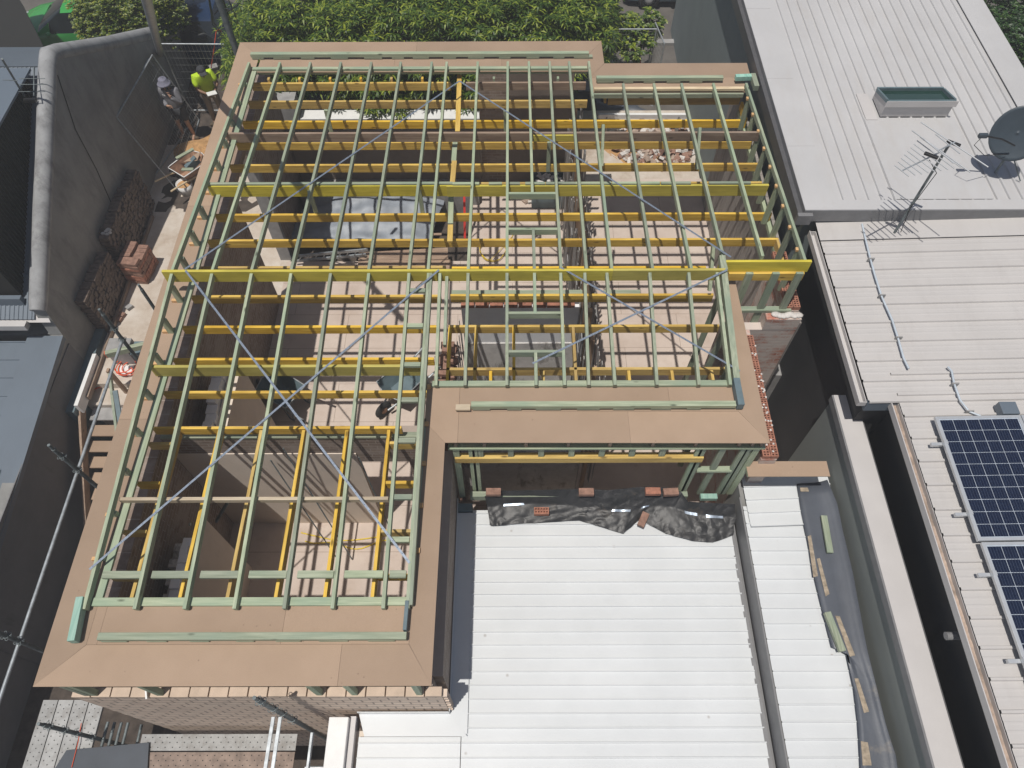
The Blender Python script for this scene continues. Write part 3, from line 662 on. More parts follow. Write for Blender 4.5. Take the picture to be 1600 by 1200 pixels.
# strap bracing (perforated galvanised strip laid over the rafters)
def strap(p0, p1, fn0, fn1):
    m = MB(); a = at(*p0, fn0); b = at(*p1, fn1)
    mm = MB(); up = Vector((0, 0, 1)); mm.bar(a+up*.006, b+up*.006, .03, .002)
    n = int((b-a).length/.1)
    for i in range(n):
        q = a.lerp(b, (i+.5)/n)+up*.0075; mm.add([q+Vector((dx, dy, 0)) for dx, dy in ((-.004, -.004), (.004, -.004), (.004, .004), (-.004, .004))], [(0, 1, 2, 3)], 1)
    mm.build('strap_brace', ['strap', 'hole'], F)
zr_ = ZR+.03
strap((289, 421), (718, 127), zr_, zb(12.4)); strap((718, 127), (1142, 402), zb(12.4), zr_)
strap((290, 423), (640, 880), zr_, zf(2.9)); strap((140, 890), (686, 422), zf(2.8), zr_)
strap((876, 418), (1156, 580), zr_, zs(5.6)); strap((832, 568), (1136, 422), zs(5.75), zr_)
# ================= WHITE ROOFED EXTENSION =================
E_ = root('extension_building', (1.3, 1.5, 0), 'low extension with a glaring white ribbed steel roof in front of the timber frame', 'building')
ZW = 2.5
m = MB(); ribbed(m, (-.70, -1.4, ZW), (0, 1, 0), (1, 0, 0), 5.86, 4.08, .181, .024, .026, .0, jit=.0005); m.build('roof_sheet', 'white_roof', E_)
m = MB(); ribbed(m, (-2.08, -1.4, ZW-.001), (0, 1, 0), (1, 0, 0), 2.62, 1.37, .181, .024, .026, .0, jit=.0005); m.build('roof_sheet', 'white_roof', E_)
m = MB(); m.box(-.86, -.62, 1.25, 4.4, ZW+.034, ZW+.04); m.box(-.87, -.86, 1.5, 4.6, ZW-.3, ZW+.16); m.build('wall_flashing', 'white_roof', E_)
m = MB(); m.prism([(-2.1, 1.5), (-.86, 1.5), (-.62, 1.22), (-2.0, 1.22)], ZW+.036, ZW+.042); m.box(-2.1, -.87, 1.495, 1.505, ZW+.02, ZW+.2); m.build('wall_flashing', 'white_roof', E_)
m = MB(); m.box(-2.46, -2.2, -1.4, 1.44, 2.3, 2.72); m.build('parapet', 'whitep', E_, bevel=.01)
m = MB(); m.box(-2.2, -2.12, -1.4, 1.46, 2.3, 2.62); m.build('parapet', 'cap_pale', E_)
m = MB(); m.box(-2.4, 3.3, -1.5, 1.3, 0, 2.44); m.box(-.8, 3.3, 1.3, 4.4, 0, 2.44); m.build('wall', 'render_tan', E_)
m = MB(); m.box(3.36, 3.42, -1.4, 4.5, 2.35, 2.5); m.box(3.42, 3.56, -1.4, 4.6, 2.3, 2.36); m.build('valley_gutter', 'fascia_md', E_)
S_ = root('side_roof', (4.2, 2, 0), 'narrow white steel side roof with loose overlapping top sheets, right of the dark valley gutter', 'roof')
m = MB(); ribbed(m, (3.50, -1.4, 2.9), (0, 1, 0), (1, 0, 0), 5.75, 1.32, .21, .024, .028, .0, jit=.0005); m.build('roof_sheet', 'white_roof', S_)
m = MB(); ribbed(m, (3.55, 4.0, 2.945), (-.01, 1, 0), (1, .035, 0), .84, 1.34, .21, .024, .028, .0, jit=.0005); m.build('roof_sheet', 'white_roof', S_)
m = MB(); m.box(3.47, 3.49, -1.4, 4.5, 2.5, 2.9); m.build('upstand', 'fascia_md', S_)
m = MB(); m.box(3.5, 4.86, -1.4, 4.8, 0, 2.86); m.build('wall', 'render_g', S_)
mp = [((1245, 756), (1290, 753)), ((1252, 800), (1305, 790)), ((1262, 845), (1314, 832)), ((1272, 900), (1330, 900)), ((1283, 945), (1342, 965)), ((1300, 1012), (1352, 1020)), ((1322, 1020), (1366, 1075)), ((1335, 1080), (1380, 1130)), ((1341, 1130), (1395, 1180)), ((1345, 1199), (1405, 1240)), ((1350, 1290), (1425, 1330))]
def strip_mesh(rows, z, nv=6, wav=.008):
    m = MB(); q = []
    for i, (a, b) in enumerate(rows):
        A = at(*a, z); B = at(*b, z)
        for j in range(nv+1):
            p = A.lerp(B, j/nv); q.append((p.x, p.y, z+random.uniform(-wav, wav)+(.05*max(0, j-nv+1.5))))
    m.add(q, [(i*(nv+1)+j, i*(nv+1)+j+1, (i+1)*(nv+1)+j+1, (i+1)*(nv+1)+j) for i in range(len(rows)-1) for j in range(nv)], 0, True); return m
rr = []
for (a, b), (c, d) in zip(mp[:-1], mp[1:]):
    for t in (0, .5): rr.append(((a[0]+(c[0]-a[0])*t, a[1]+(c[1]-a[1])*t), (b[0]+(d[0]-b[0])*t, b[1]+(d[1]-b[1])*t)))
rr.append(mp[-1]); strip_mesh(rr, 2.99).build('rubber_flashing', 'membrane', S_, solid=.006)
for pts in (((1250, 762), (1262, 762), (1264, 768), (1251, 768)), ((1262, 838), (1267, 836), (1278, 900), (1271, 902)), ((1276, 873), (1281, 872), (1296, 928), (1290, 932)), ((1305, 962), (1312, 963), (1336, 1024), (1328, 1026)), ((1335, 1060), (1341, 1060), (1358, 1112), (1350, 1114)), ((1345, 1158), (1356, 1160), (1362, 1196), (1348, 1196))):
    q = [at(*p, 3.004) for p in pts]; MB().prism([(p.x, p.y) for p in q], 3.000, 3.006).build('glue_patch', 'lead_stain', S_)
for i, (pts, mt, lb) in enumerate(((((1287, 806), (1297, 864)), 'greeny', 'green timber offcut lying on the upper part of the dark rubber flashing'), (((1292, 957), (1316, 1018)), 'greenz', 'thick green timber offcut lying skewed across the edge of the white side roof'))):
    a = at(*pts[0], 3.05); b = at(*pts[1], 3.05)
    one('timber_offcut', MB().bar(a, b, .09, .04+.03*i), 'greeny', lb, 'timber offcut', bevel=.003)
# black plastic sheet
top = [(757, 776), (775, 767), (830, 766), (900, 764), (950, 766), (1000, 761), (1040, 762), (1064, 768), (1075, 784), (1110, 786), (1148, 788)]
mid = [(762, 792), (790, 788), (830, 786), (900, 790), (950, 797), (985, 797), (1015, 790), (1045, 792), (1075, 800), (1110, 806), (1149, 808)]
bot = [(766, 822), (785, 821), (850, 816), (905, 813), (940, 824), (974, 834), (1000, 812), (1040, 834), (1080, 845), (1115, 848), (1145, 836)]
def sheet(u, v):
    k = u*(len(top)-1); i = min(int(k), len(top)-2); f = k-i
    L = lambda a: (a[i][0]*(1-f)+a[i+1][0]*f, a[i][1]*(1-f)+a[i+1][1]*f)
    zt = 2.86 if u < .72 else 2.8; zm = 2.66; zb_ = 2.555
    if v < .5: a, b, za, zb2_, t = L(top), L(mid), zt, zm, v*2
    else: a, b, za, zb2_, t = L(mid), L(bot), zm, zb_, v*2-1
    z = za*(1-t)+zb2_*t; p = at(a[0]*(1-t)+b[0]*t, a[1]*(1-t)+b[1]*t, z)
    n = .015*math.sin(u*31+v*7+2*math.sin(v*5+u*9))*(.35+.65*v)+.006*math.sin(u*57-v*13+3*math.sin(u*13))*v+.003*math.sin(u*121+v*29)*v
    return Vector((p.x+.4*n, p.y+.3*n*math.sin(v*12), z+abs(n)+random.uniform(0, .004)))
m = MB().grid(sheet, 150, 26); P = one('plastic_sheet', m, 'poly', 'crumpled black polythene sheet weighted with bricks along the top of the white roof', 'plastic sheet')
for i, (u0, u1) in enumerate(((.09, .17), (.42, .50), (.56, .60), (.78, .84), (.88, .95))):
    m = MB()
    m.grid(lambda u, v: sheet(u0+(u1-u0)*u, .50+.05*v)+Vector((0, 0, .012)), 8, 1); m.build('tape_strip', 'strap', P)
r = root('support_beam', (.3, 4.6, 2.7), 'timber beam and dark ledge propping the top edge of the black polythene', 'beam')
a = at(735, 772, 2.8); b = at(1075, 776, 2.72); MB().bar(a, b+Vector((0, .05, 0)), .09, .14, top=True).build('beam', 'greenx', r)
a = at(715, 792, 2.6); b = at(738, 792, 2.6); MB().bar(a, b, .12, .5, top=True).build('post_foot', 'slate', r)
BR = [(771, 769, 'x', 0), (916, 769, 'x', 0), (1020, 768, 'x', 0), (1048, 769, 'x', .05)]
lbl = ['dull brick at the left end of the black polythene, beside the pale beam end', 'dull brick on the middle of the polythene top edge', 'reddest solid brick on the polythene top edge, left one of the close pair', 'pale smeared brick on the polythene top edge, right one of the close pair']
for (px, py, ax, rz), lb in zip(BR, lbl):
    p = at(px, py, 2.93); m = MB(); brick_block(m, p, rz); one('brick', m, 'brick_red' if px == 1020 else 'brick_tan', lb, 'brick', 'bricks weighing down the black polythene', bevel=.004)
p = at(846, 799, 2.68); m = MB(); holed_brick(m, (p.x, p.y, 2.64)); one('brick', m, 'brick_red', 'ten-holed orange brick lying on the lower fold of the black polythene', 'brick', 'bricks weighing down the black polythene')
p = at(1005, 812, 2.65); m = MB(); brick_block(m, p, 1.1, tilt=.1); one('brick', m, 'brick_tan', 'brown brick turned on the bare white roof notch in the polythene edge', 'brick', 'bricks weighing down the black polythene', bevel=.004)
# small brown board wall top at the right
r = root('ledge_board', (4.3, 4.6, 3.5), 'short brown board ledge on green framing beside the grey-green neighbour wall', 'ledge')
a = at(1168, 747, 3.6); b = at(1291, 721, 3.6)
MB().box(3.42, b.x, a.y+.02, b.y, 3.598, 3.61).build('ledge_board', 'board', r)
m = MB(); m.box(3.42, b.x, a.y+.04, b.y-.02, 3.55, 3.597); m.build('ledge_frame', 'greenx', r)
# ================= RIGHT HAND NEIGHBOUR =================
N_ = root('neighbour_building', (7, 14, 0), 'large grey-green neighbour building with a pale ribbed flat roof and dark edge flashing, top right', 'building')
ZU = 4.75
m = MB(); ribbed(m, (5.2, 8.75, ZU), (1, 0, 0), (0, 1, 0), 3.98, 12.5, .21, .028, .06, .0, jit=.0006); m.build('roof_sheet', 'roof_lg', N_)
m = MB(); m.box(4.74, 5.22, 8.72, 21.2, ZU+.031, ZU+.04); m.box(5.22, 9.1, 8.68, 8.9, ZU+.031, ZU+.041); m.box(4.74, 5.22, 8.68, 8.719, ZU+.031, ZU+.04); m.box(9.1, 9.62, 8.68, 21.2, ZU+.031, ZU+.04)
for y in (10.2, 12.05, 14.3, 17): m.box(4.735, 5.225, y, y+.012, ZU+.0405, ZU+.044)
m.build('edge_capping', 'roof_lg', N_)
m = MB(); m.box(4.735, 4.741, 8.66, 21.2, ZU-.22, ZU+.036); m.build('dark_fascia', 'fascia_md', N_)
m = MB(); m.box(4.66, 4.733, 8.62, 21.2, ZU-.3, ZU-.06); m.build('gutter', 'fascia_dk', N_)
m = MB(); m.box(4.742, 9.62, 8.66, 8.679, ZU-.2, ZU+.038); m.build('front_fascia', 'fascia_md', N_)
m = MB(); m.box(4.62, 4.86, 8.58, 8.655, ZU-.2, ZU+.0); m.build('gutter_box', 'fascia_md', N_)
m = MB(); m.box(4.86, 9.5, 8.75, 21.1, 0, ZU-.02); m.build('wall', 'wall_green', N_)
m = MB(); p0, p1 = at(1353, 190, ZU+.05), at(1440, 330, ZU+.05); p2 = at(1496, 190, ZU+.05); p3_ = at(1578, 330, ZU+.05)
m.prism([(p0.x, 8.92), (p3_.x-.15, 8.92), (p3_.x-.15, p0.y+.12), (p0.x, p0.y+.12)], ZU+.03, ZU+.036); m.build('skylight_apron', 'roof_lg', N_)
s0 = at(1376, 181, ZU+.05); s1 = at(1480, 180, ZU+.05); s2 = at(1362, 140, ZU+.25)
K = root('skylight', (s0.x, s0.y, ZU), 'raised skylight with dark green glass in a grey frame on the pale ribbed roof', 'skylight')
X0, X1, Y0, Y1, H0, H1 = s0.x, s1.x, s0.y, s0.y+.52, ZU+.03, ZU+.32
m = MB(); m.add([(X0, Y0, H0), (X1, Y0, H0), (X1, Y1, H0), (X0, Y1, H0), (X0, Y0, H1), (X1, Y0, H1), (X1, Y1, H1-.12), (X0, Y1, H1-.12)], [(0, 1, 5, 4), (1, 2, 6, 5), (2, 3, 7, 6), (3, 0, 4, 7)]); m.build('curb', 'cap_pale', K)
fr = MB()
for a, b in (((X0, Y0, H1+.02), (X1, Y0, H1+.02)), ((X1, Y0+.03, H1+.02), (X1, Y1-.03, H1-.10)), ((X1, Y1, H1-.10), (X0, Y1, H1-.10)), ((X0, Y1-.03, H1-.10), (X0, Y0+.03, H1+.02))): fr.bar(a, b, .035, .06)
fr.build('frame', 'slate', K)
MB().box(X0-.03, X1+.03, Y0-.04, Y0-.031, H1-.06, H1+.055).build('front_trim', 'cap_pale', K)
MB().add([(X0, Y0, H1-.01), (X1, Y0, H1-.01), (X1, Y1, H1-.13), (X0, Y1, H1-.13)], [(0, 1, 2, 3)]).build('glass', 'glass_g', K)
MB().prism([(X0-.28, Y0-.1), (X0-.08, Y0-.1), (X0-.08, Y1+.1), (X0-.28, Y1+.1)], ZU+.03, ZU+.05).build('side_flashing', 'cap_pale', K)
# middle neighbour roof
Q_ = root('neighbour_shed', (7, 6, 0), 'charcoal walled neighbour building with a warm grey ribbed roof and pale gutters, right edge', 'building')
ZM = 4.45; SL = .035
def rz_(x, x0): return ZM+(x-x0)*SL
m = MB(); ribbed(m, (5.02, 5.25, ZM), (0, 1, 0), (1, 0, SL), 3.33, 5.6, .345, .03, .06, .003, jit=.001); m.build('roof_sheet', 'roof_mid', Q_)
m = MB(); ribbed(m, (5.44, -1.2, ZM+.012), (0, 1, 0), (1, 0, SL), 7.0, 5.3, .345, .03, .06, .003, jit=.001); m.build('roof_sheet', 'roof_mid', Q_)
m = MB(); m.add([(5.0, 8.3, ZM+.035), (10.4, 8.3, ZM+.035+5.4*SL), (10.4, 8.72, ZM+.06+5.4*SL), (5.0, 8.72, ZM+.06)], [(0, 1, 2, 3)]); m.build('head_flashing', 'roof_mid', Q_)
def gutter(x, y0, y1, z):
    g = MB(); g.box(x, x+.012, y0, y1, z-.1, z+.02); g.box(x+.012, x+.11, y0, y1, z-.1, z-.085); g.box(x+.11, x+.12, y0, y1, z-.1, z-.01); g.box(x+.012, x+.11, y0, y0+.01, z-.085, z); g.box(x+.012, x+.11, y1-.01, y1, z-.085, z); return g
G = gutter(4.89, 5.28, 8.55, ZM-.02).build('gutter', 'cap_pale', Q_); G2 = gutter(5.33, -1.2, 5.82, ZM-.01).build('gutter', 'cap_pale', Q_)
m = MB().grid(lambda u, v: Vector((5.345+.09*u, -.8+6.5*v, ZM-.093+random.uniform(0, .022))), 4, 120)
m.build('gutter_debris', 'rubble', Q_)
m = MB(); m.box(5.12, 9, 5.4, 8.6, -1.9, ZM-.1); m.box(5.56, 9, -1.2, 5.4, -1.9, ZM-.1); m.build('wall', 'wall_char', Q_)
MB().box(5.02, 5.5, 5.26, 5.34, ZM-.22, ZM-.03).build('end_fascia', 'roof_bl', Q_)
m = MB(); m.tube([(5.30, 2.15, ZM-.35), (5.56, 2.15, ZM-.35)], .05, 12); m.build('overflow_pipe', 'fascia_md', Q_)
for pts, nm in (([(1347, 350), (1352, 372), (1360, 405), (1367, 430), (1377, 462), (1394, 500), (1403, 528), (1412, 560), (1420, 576)], 0), ([(1481, 573), (1487, 580), (1491, 600), (1500, 625), (1514, 643), (1532, 650)], 1)):
    m = MB(); P_ = []
    for i, p in enumerate(pts):
        q = at(*p, ZM+.02); q = at(*p, rz_(q.x, 5.0)+.06); P_.append(q)
    m.tube(P_, .015, 8); r = root('conduit_pipe', P_[0], ('long pale blue conduit wandering down the warm grey roof from the antenna mast', 'short bent conduit running into the top of the solar panel')[nm], 'pipe'); m.build('pipe', 'conduit', r)
    for q in P_[2:-1:2]: MB().box(q.x-.04, q.x+.06, q.y-.01, q.y+.01, q.z-.045, q.z+.028).build('saddle_clip', 'concrete', r)
# parapet box wall between
r = root('parapet_wall', (5.1, 3, 0), 'grey-green clad boundary wall with a wide pale metal capping, right of the rubber flashing', 'wall')
m = MB(); m.box(4.95, 5.2, -1.4, 5.83, -1.9, 3.66); m.build('cladding', 'wall_gg', r)
m = MB(); m.box(4.905, 4.93, -1.4, 5.84, 3.56, 3.70); m.build('edge_fold', 'fascia_md', r)
m = MB(); m.box(4.931, 5.26, -1.4, 5.84, 3.67, 3.702); m.build('capping', 'cap_pale', r)
m = MB(); m.box(5.262, 5.30, -1.4, 5.7, 3.3, 3.66); m.build('back_fold', 'fascia_dk', r)
m = MB(); m.box(5.3, 5.42, -1.4, 5.6, 3.0, 3.1); m.build('box_gutter', 'roof_bl', r)
# ================= SOLAR PANELS =================
def panel(x, y, label):
    z = rz_(x, 5.44)+.17; W_, L_ = 1.10, 1.72
    P = root('solar_panel', (x, y, z), label, 'solar panel', 'solar panels on the warm grey roof')
    s = MB(); s.box(0, W_, 0, L_, -.012, 0); s.build('backsheet', 'cellgap', P, local=True)
    f = MB(); f.box(-.02, .022, -.02, L_+.02, -.035, .012); f.box(W_-.022, W_+.02, -.02, L_+.02, -.035, .012); f.box(.022, W_-.022, -.02, .018, -.035, .012); f.box(.022, W_-.022, L_-.018, L_+.02, -.035, .012); f.build('frame', 'alu', P, local=True, bevel=.002)
    c = MB(); cw, cl = (W_-.06)/6, (L_-.06)/10
    for i in range(6):
        for j in range(10): c.box(.03+i*cw+.004, .03+(i+1)*cw-.004, .03+j*cl+.004, .03+(j+1)*cl-.004, 0, .003)
    c.build('solar_cells', 'cell', P, local=True)
    b = MB()
    for i in range(6):
        for q in (.2, .4, .6, .8): xx = .03+(i+q)*cw; b.box(xx-.0016, xx+.0016, .034, L_-.034, .0034, .0040)
    b.build('busbar', 'busbar', P, local=True)
    for j in (.35, 1.35):
        k = MB(); k.box(-.16, W_ + .02, j-.022, j+.022, -.085, -.04); k.build('rail', 'alu', P, local=True)
        k = MB(); k.box(-.02, .03, j-.03, j+.03, .012, .022); k.build('clamp', 'alu', P, local=True)
    P.rotation_euler = (0, -math.atan(SL), 0); return P
a = at(1463, 651, 4.64)
panel(a.x, a.y-1.74, 'full solar panel nearest the gutter, upper row, with conduit entering its top')
panel(a.x+1.15, a.y-1.74, 'solar panel cut by the right picture edge, upper row')
panel(a.x+.03, a.y-3.52, 'solar panel in the lower row, left one beside the gutter')
panel(a.x+1.18, a.y-3.52, 'solar panel in the lower row, mostly beyond the right edge')
a = at(1553, 634, ZM+.1); b = at(1585, 648, ZM+.1)
one('isolator_box', MB().box(a.x, b.x, b.y-.05, a.y, ZM+.08, ZM+.22), 'roof_bl', 'small blue grey isolator box at the head of the solar panel', 'electrical box', bevel=.01)
# ================= ANTENNAS, DISH (right) =================
def antenna_right():
    b = at(1396, 366, 4.5); top = Vector((b.x, b.y, 6.35)); T = at(1470, 240, 6.25)
    A = root('tv_antenna', b, 'two yagi television antennas on one mast where the pale roofs meet', 'antenna')
    MB().tube([b, Vector((b.x, b.y, 6.3))], .02, 8).build('mast', 'tube_dk', A)
    z = 6.22; m = MB(); p0 = at(1409, 267, z); p1 = at(1472, 236, z); m.tube([p0, p1], .012, 6); m.build('boom', 'tube', A)
    m = MB(); d = at(1420, 274, z)-at(1402, 260, z); d.normalize()
    for k in range(9):
        c = p0.lerp(p1, k/8*.95); L = .13+.03*k; MB().tube([c-d*L, c+d*L], .008, 5).build('element', 'alu', A)
    z2 = 6.32; m = MB(); q0 = at(1466, 236, z2); q1 = at(1492, 222, z2); m.tube([q0, q1], .013, 6); m.build('boom', 'tube', A)
    m = MB()
    for (u, v) in (((1439, 191), (1544, 261)), ((1425, 204), (1516, 269)), ((1445, 219), (1490, 255)), ((1462, 210), (1500, 240))): MB().tube([at(*u, z2), at(*v, z2)], .009, 5).build('element', 'alu', A)
    for c in ((1455, 243), (1490, 224)): p = at(*c, z2-.02); MB().bar(p-Vector((.08, -.055, 0)), p+Vector((.08, -.055, 0)), .05, .04).build('junction_box', 'black', A, bevel=.01)
    m = MB(); m.tube([at(1452, 250, 6.2), Vector((b.x+.15, b.y+.1, 5.7)), Vector((b.x-.02, b.y-.04, 5.1)), Vector((b.x+.06, b.y-.05, 4.6))], .006, 5); m.build('cable', 'black', A)
antenna_right()
def dish():
    c = at(1590, 208, 5.55); D = root('satellite_dish', (c.x, c.y, ZU), 'dark blue-grey satellite dish on a thin pole at the right picture edge', 'satellite dish')
    n = Vector((-.35, -.82, .42)).normalized(); q = n.to_track_quat('Z', 'Y').to_matrix()
    m = MB(); Rr = .40; prof = [(i/8*Rr, (i/8)**2*.06) for i in range(9)]
    vs = []
    for r_, h in prof:
        for k in range(32): a = 2*math.pi*k/32; vs.append(c+q@Vector((r_*math.cos(a), r_*math.sin(a)*1.08, h)))
    m.add(vs, [(i*32+k, i*32+(k+1) % 32, (i+1)*32+(k+1) % 32, (i+1)*32+k) for i in range(8) for k in range(32)], 0, True); m.build('reflector', 'dish', D, solid=.008)
    l = at(1536, 212, 5.65); m = MB(); m.tube([c-n*.05+Vector((-.1, -.25, -.05)), c+Vector((-.35, -.2, .05)), l], .014, 8); m.build('feed_arm', 'black', D)
    m = MB(); m.bar(l-Vector((.07, 0, 0)), l+Vector((.07, .0, 0)), .06, .07); m.build('receiver', 'dish', D, bevel=.01)
    m = MB(); m.tube([l, l+Vector((-.12, -.1, -.1)), l+Vector((.05, -.22, -.2)), c+Vector((-.1, -.2, -.25))], .006, 5); m.build('cable', 'black', D)
    m = MB(); m.tube([c-n*.02, Vector((c.x+.05, c.y-.05, c.z-.25)), Vector((c.x+.05, c.y-.05, ZU+.03))], .02, 8); m.tube([Vector((c.x+.05, c.y-.05, c.z-.3)), Vector((c.x+.4, c.y-.25, ZU+.03))], .01, 6); m.build('pole', 'tube_dk', D)
dish()
# ================= LEFT NEIGHBOUR =================
L_ = root('party_wall', (-9.4, 12, 0), 'tall grey rendered gable wall with a rounded weathered cap along the side path', 'wall')
prof = [(5.0, -1.9), (19.6, -1.9), (19.6, 1.05), (13.65, 4.2), (9.02, 1.78), (8.93, 1.04), (5.0, .7)]
def yz_prism(pts, x0, x1):
    n = len(pts); m = MB(); return m.add([(x0, y, z) for y, z in pts]+[(x1, y, z) for y, z in pts], [tuple(range(n)), tuple(range(2*n-1, n-1, -1))]+[(i, n+i, n+(i+1) % n, (i+1) % n) for i in range(n)])
yz_prism(prof, -9.55, -9.3).build('rendered_face', 'render_g', L_)
m = MB(); path = [(19.7, 1.06), (18, 1.95), (15.8, 3.1), (13.9, 4.15), (13.65, 4.27), (13.4, 4.16), (11.7, 3.23), (10, 2.34), (9.15, 1.88), (9.0, 1.80)]
m.tube([(-9.43, y, z-.02) for y, z in path], [.16, .17, .165, .17, .175, .17, .165, .17, .165, .15], 12); m.build('rounded_cap', 'cap', L_)
m = MB(); m.tube([(-9.29, 13.35, 4.0), (-9.285, 12.9, 3.0), (-9.288, 12.8, 2.0), (-9.285, 12.4, .3)], .009, 5); m.build('cable', 'black', L_)
V_ = root('neighbour_house', (-12, 11, 0), 'left neighbour house with blue-grey steel roofs and a dark clad dormer', 'building')
m = MB(); ribbed(m, (-15, 13.6, 4.0), (1, 0, 0), (0, -1, -.525), 5.4, 5.25, .09, .014, .05, jit=0); m.build('roof_sheet', 'roof_bl', V_)
m = MB(); m.add([(-15, 13.6, 4.02), (-9.58, 13.6, 4.02), (-9.58, 16.6, 2.48), (-15, 16.6, 2.48)], [(0, 1, 2, 3)]); m.build('roof_sheet', 'roof_bl', V_)
m = MB(); m.box(-15, -9.87, 9.35, 13.25, 1.4, 4.06); m.build('dormer_wall', 'roof_dk', V_)
m = MB()
for k in range(44): y = 9.33+k*.088; m.box(-9.869, -9.845, y, y+.04, 1.5, 4.05)
m.build('dormer_cladding', 'roof_dk', V_)
m = MB(); m.box(-15, -9.8, 9.3, 13.4, 4.07, 4.12); m.box(-15, -9.80, 9.2, 9.299, 1.2, 1.9); m.build('dormer_roof', 'roof_bl', V_)
m = MB(); m.box(-15, -9.56, 9.0, 13, -1.9, 1.0); m.box(-15, -9.56, -1.5, 8.99, -1.9, .25); m.build('wall', 'render_g', V_)
m = MB(); m.prism([(-22, 16.62), (-11.5, 16.62), (-12.8, 18.65), (-13.9, 20.2), (-22, 20.2)], 2.3, 2.42); m.build('verandah_roof', 'roof_dk', V_)
m = MB(); m.tube([(-10.5, 9.75, 2.0), (-9.6, 9.75, 1.95)], .06, 10); m.build('flue_pipe', 'roof_bl', V_)
m = MB(); m.add([(-15, 9.1, 1.62), (-9.4, 9.1, 1.62), (-9.3, 8.92, 1.5), (-15, 8.92, 1.5)], [(0, 1, 2, 3)]); m.box(-15, -9.75, 8.78, 8.92, 1.42, 1.56); m.build('gutter', 'cap_pale', V_)
m = MB(); ribbed(m, (-15, 8.8, 1.02), (0, -1, -.095), (1, 0, 0), 5.6, 5.0, .41, .022, .05, jit=.001); m.build('lower_roof', 'roof_bl', V_)
m = MB(); m.add([(-10.0, 8.9, 1.07), (-9.27, 8.9, 1.07), (-9.27, 2.6, .46), (-10.0, 2.6, .46)], [(0, 1, 2, 3)]); m.add([(-9.27, 8.9, 1.07), (-9.27, 8.9, .95), (-9.27, 2.6, .34), (-9.27, 2.6, .46)], [(0, 1, 2, 3)]); m.build('barge_flashing', 'roof_bl', V_)
m = MB(); m.box(-10.4, -9.75, 3.2, 5.9, .78, .9); m.box(-9.75, -9.68, 2.8, 5.95, .4, 1.0); m.build('gutter', 'cap_pale', V_)
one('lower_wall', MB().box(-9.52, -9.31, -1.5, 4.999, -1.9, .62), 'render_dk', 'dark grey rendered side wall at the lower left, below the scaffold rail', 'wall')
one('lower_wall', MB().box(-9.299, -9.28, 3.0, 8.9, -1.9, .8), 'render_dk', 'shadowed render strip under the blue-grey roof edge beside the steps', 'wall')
def antenna_left():
    b = at(38, 150, 3.9); A = root('tv_antenna', b, 'small television antenna with a leaning mast beside the dark clad dormer, top left', 'antenna')
    MB().tube([b, at(3, 92, 5.0)], .02, 8).build('mast', 'tube_dk', A)
    m = MB(); p0 = at(53, 105, 4.3); p1 = at(53, 150, 4.1); m.tube([p0, p1], .012, 6); m.build('boom', 'tube_dk', A)
    m = MB()
    for t in (.4, .6, .85): p = p0.lerp(p1, t); MB().tube([p-Vector((.3, 0, 0)), p+Vector((.22, 0, 0))], .008, 5).build('element', 'tube_dk', A)
    MB().tube([at(5, 125, 4.5), at(27, 126, 4.5)], .008, 5).build('element', 'tube_dk', A)
    m = MB(); m.bar(at(38, 157, 3.95), at(56, 157, 3.95), .07, .07); m.build('junction_box', 'black', A)
antenna_left()
r = root('drain_ledge', (-9.0, 7.6, 0), 'blue-grey boarding and a white strip between the path and the rendered wall', 'edging')
MB().box(-9.29, -9.10, 7.6, 10.3, -1.6, .16).build('ledge', 'slate', r)
MB().bar((-9.04, 7.7, .12), (-9.04, 9.0, .12), .08, .30).build('white_board', 'whitep', r)
MB().bar((-8.97, 8.0, .06), (-8.97, 13.3, .04), .05, .12).build('timber_edge', 'tany', r)
# ================= SCAFFOLD (left and bottom) =================
def coupler(parent, p, ax='x', r=.05):
    m = MB(); 
    for q in range(4):
        a = q*math.pi/2+.5; c = Vector(p)+Vector((math.cos(a)*.045, math.sin(a)*.045, 0)); m.tube([c+Vector((math.cos(b)*.02, math.sin(b)*.02, 0)) for b in [t*math.pi/3 for t in range(7)]], .005, 5)
    m.lathe(p, [(.03, -.01), (.037, -.01), (.037, .01), (.03, .01)], 12, 'z', smooth=False); m.bar(Vector(p)+Vector((-.05, 0, .02)), Vector(p)+Vector((.05, .01, -.03)), .02, .03)
    m.build('coupler', 'tube_dk', parent)
def standard(x, y, z0, z1, label, cs=(), mat='tube_dk'):
    S = root('scaffold_post', (x, y, z0), label, 'scaffold post', 'scaffold posts round the house')
    MB().tube([(x, y, z0), (x, y, z1-.12)], .03, 10).build('tube', mat, S)
    MB().tube([(x, y, z1-.119), (x, y, z1)], [.022, .022], 10).build('spigot', 'tube_dk', S)
    for z in cs: coupler(S, (x, y, z))
standard(-6.3, 6.92, -1.9, 4.5, 'scaffold post by the loose bricks, topmost of the posts along the left eave', (4.0, 3.72))
standard(-6.3, 4.6, -1.9, 4.5, 'scaffold post over the steps, crossing the long rail near the middle of the left eave', (4.15, 3.72))
standard(-6.3, 2.2, -1.9, 4.5, 'scaffold post crossing the long rail near the lower left eave corner', (3.72, 4.0))
standard(-6.3, 1.36, -1.9, 2.75, 'scaffold post with rings standing through the perforated planks, lower left corner', (2.5, 2.1, 1.75, 1.3))
standard(-2.84, 1.36, -1.9, 4.75, 'scaffold post with rings against the pale brick wall, left of the white parapet', (4.5, 4.0, 3.6, 3.1))
standard(-6.3, 8.0, 0, 3.78, 'scaffold post tip just showing beside the left eave board, beyond the loose bricks', ())
r = root('scaffold_rail', (-6.3, 3, 3.66), 'long galvanised scaffold rail running along the whole left side', 'scaffold rail')
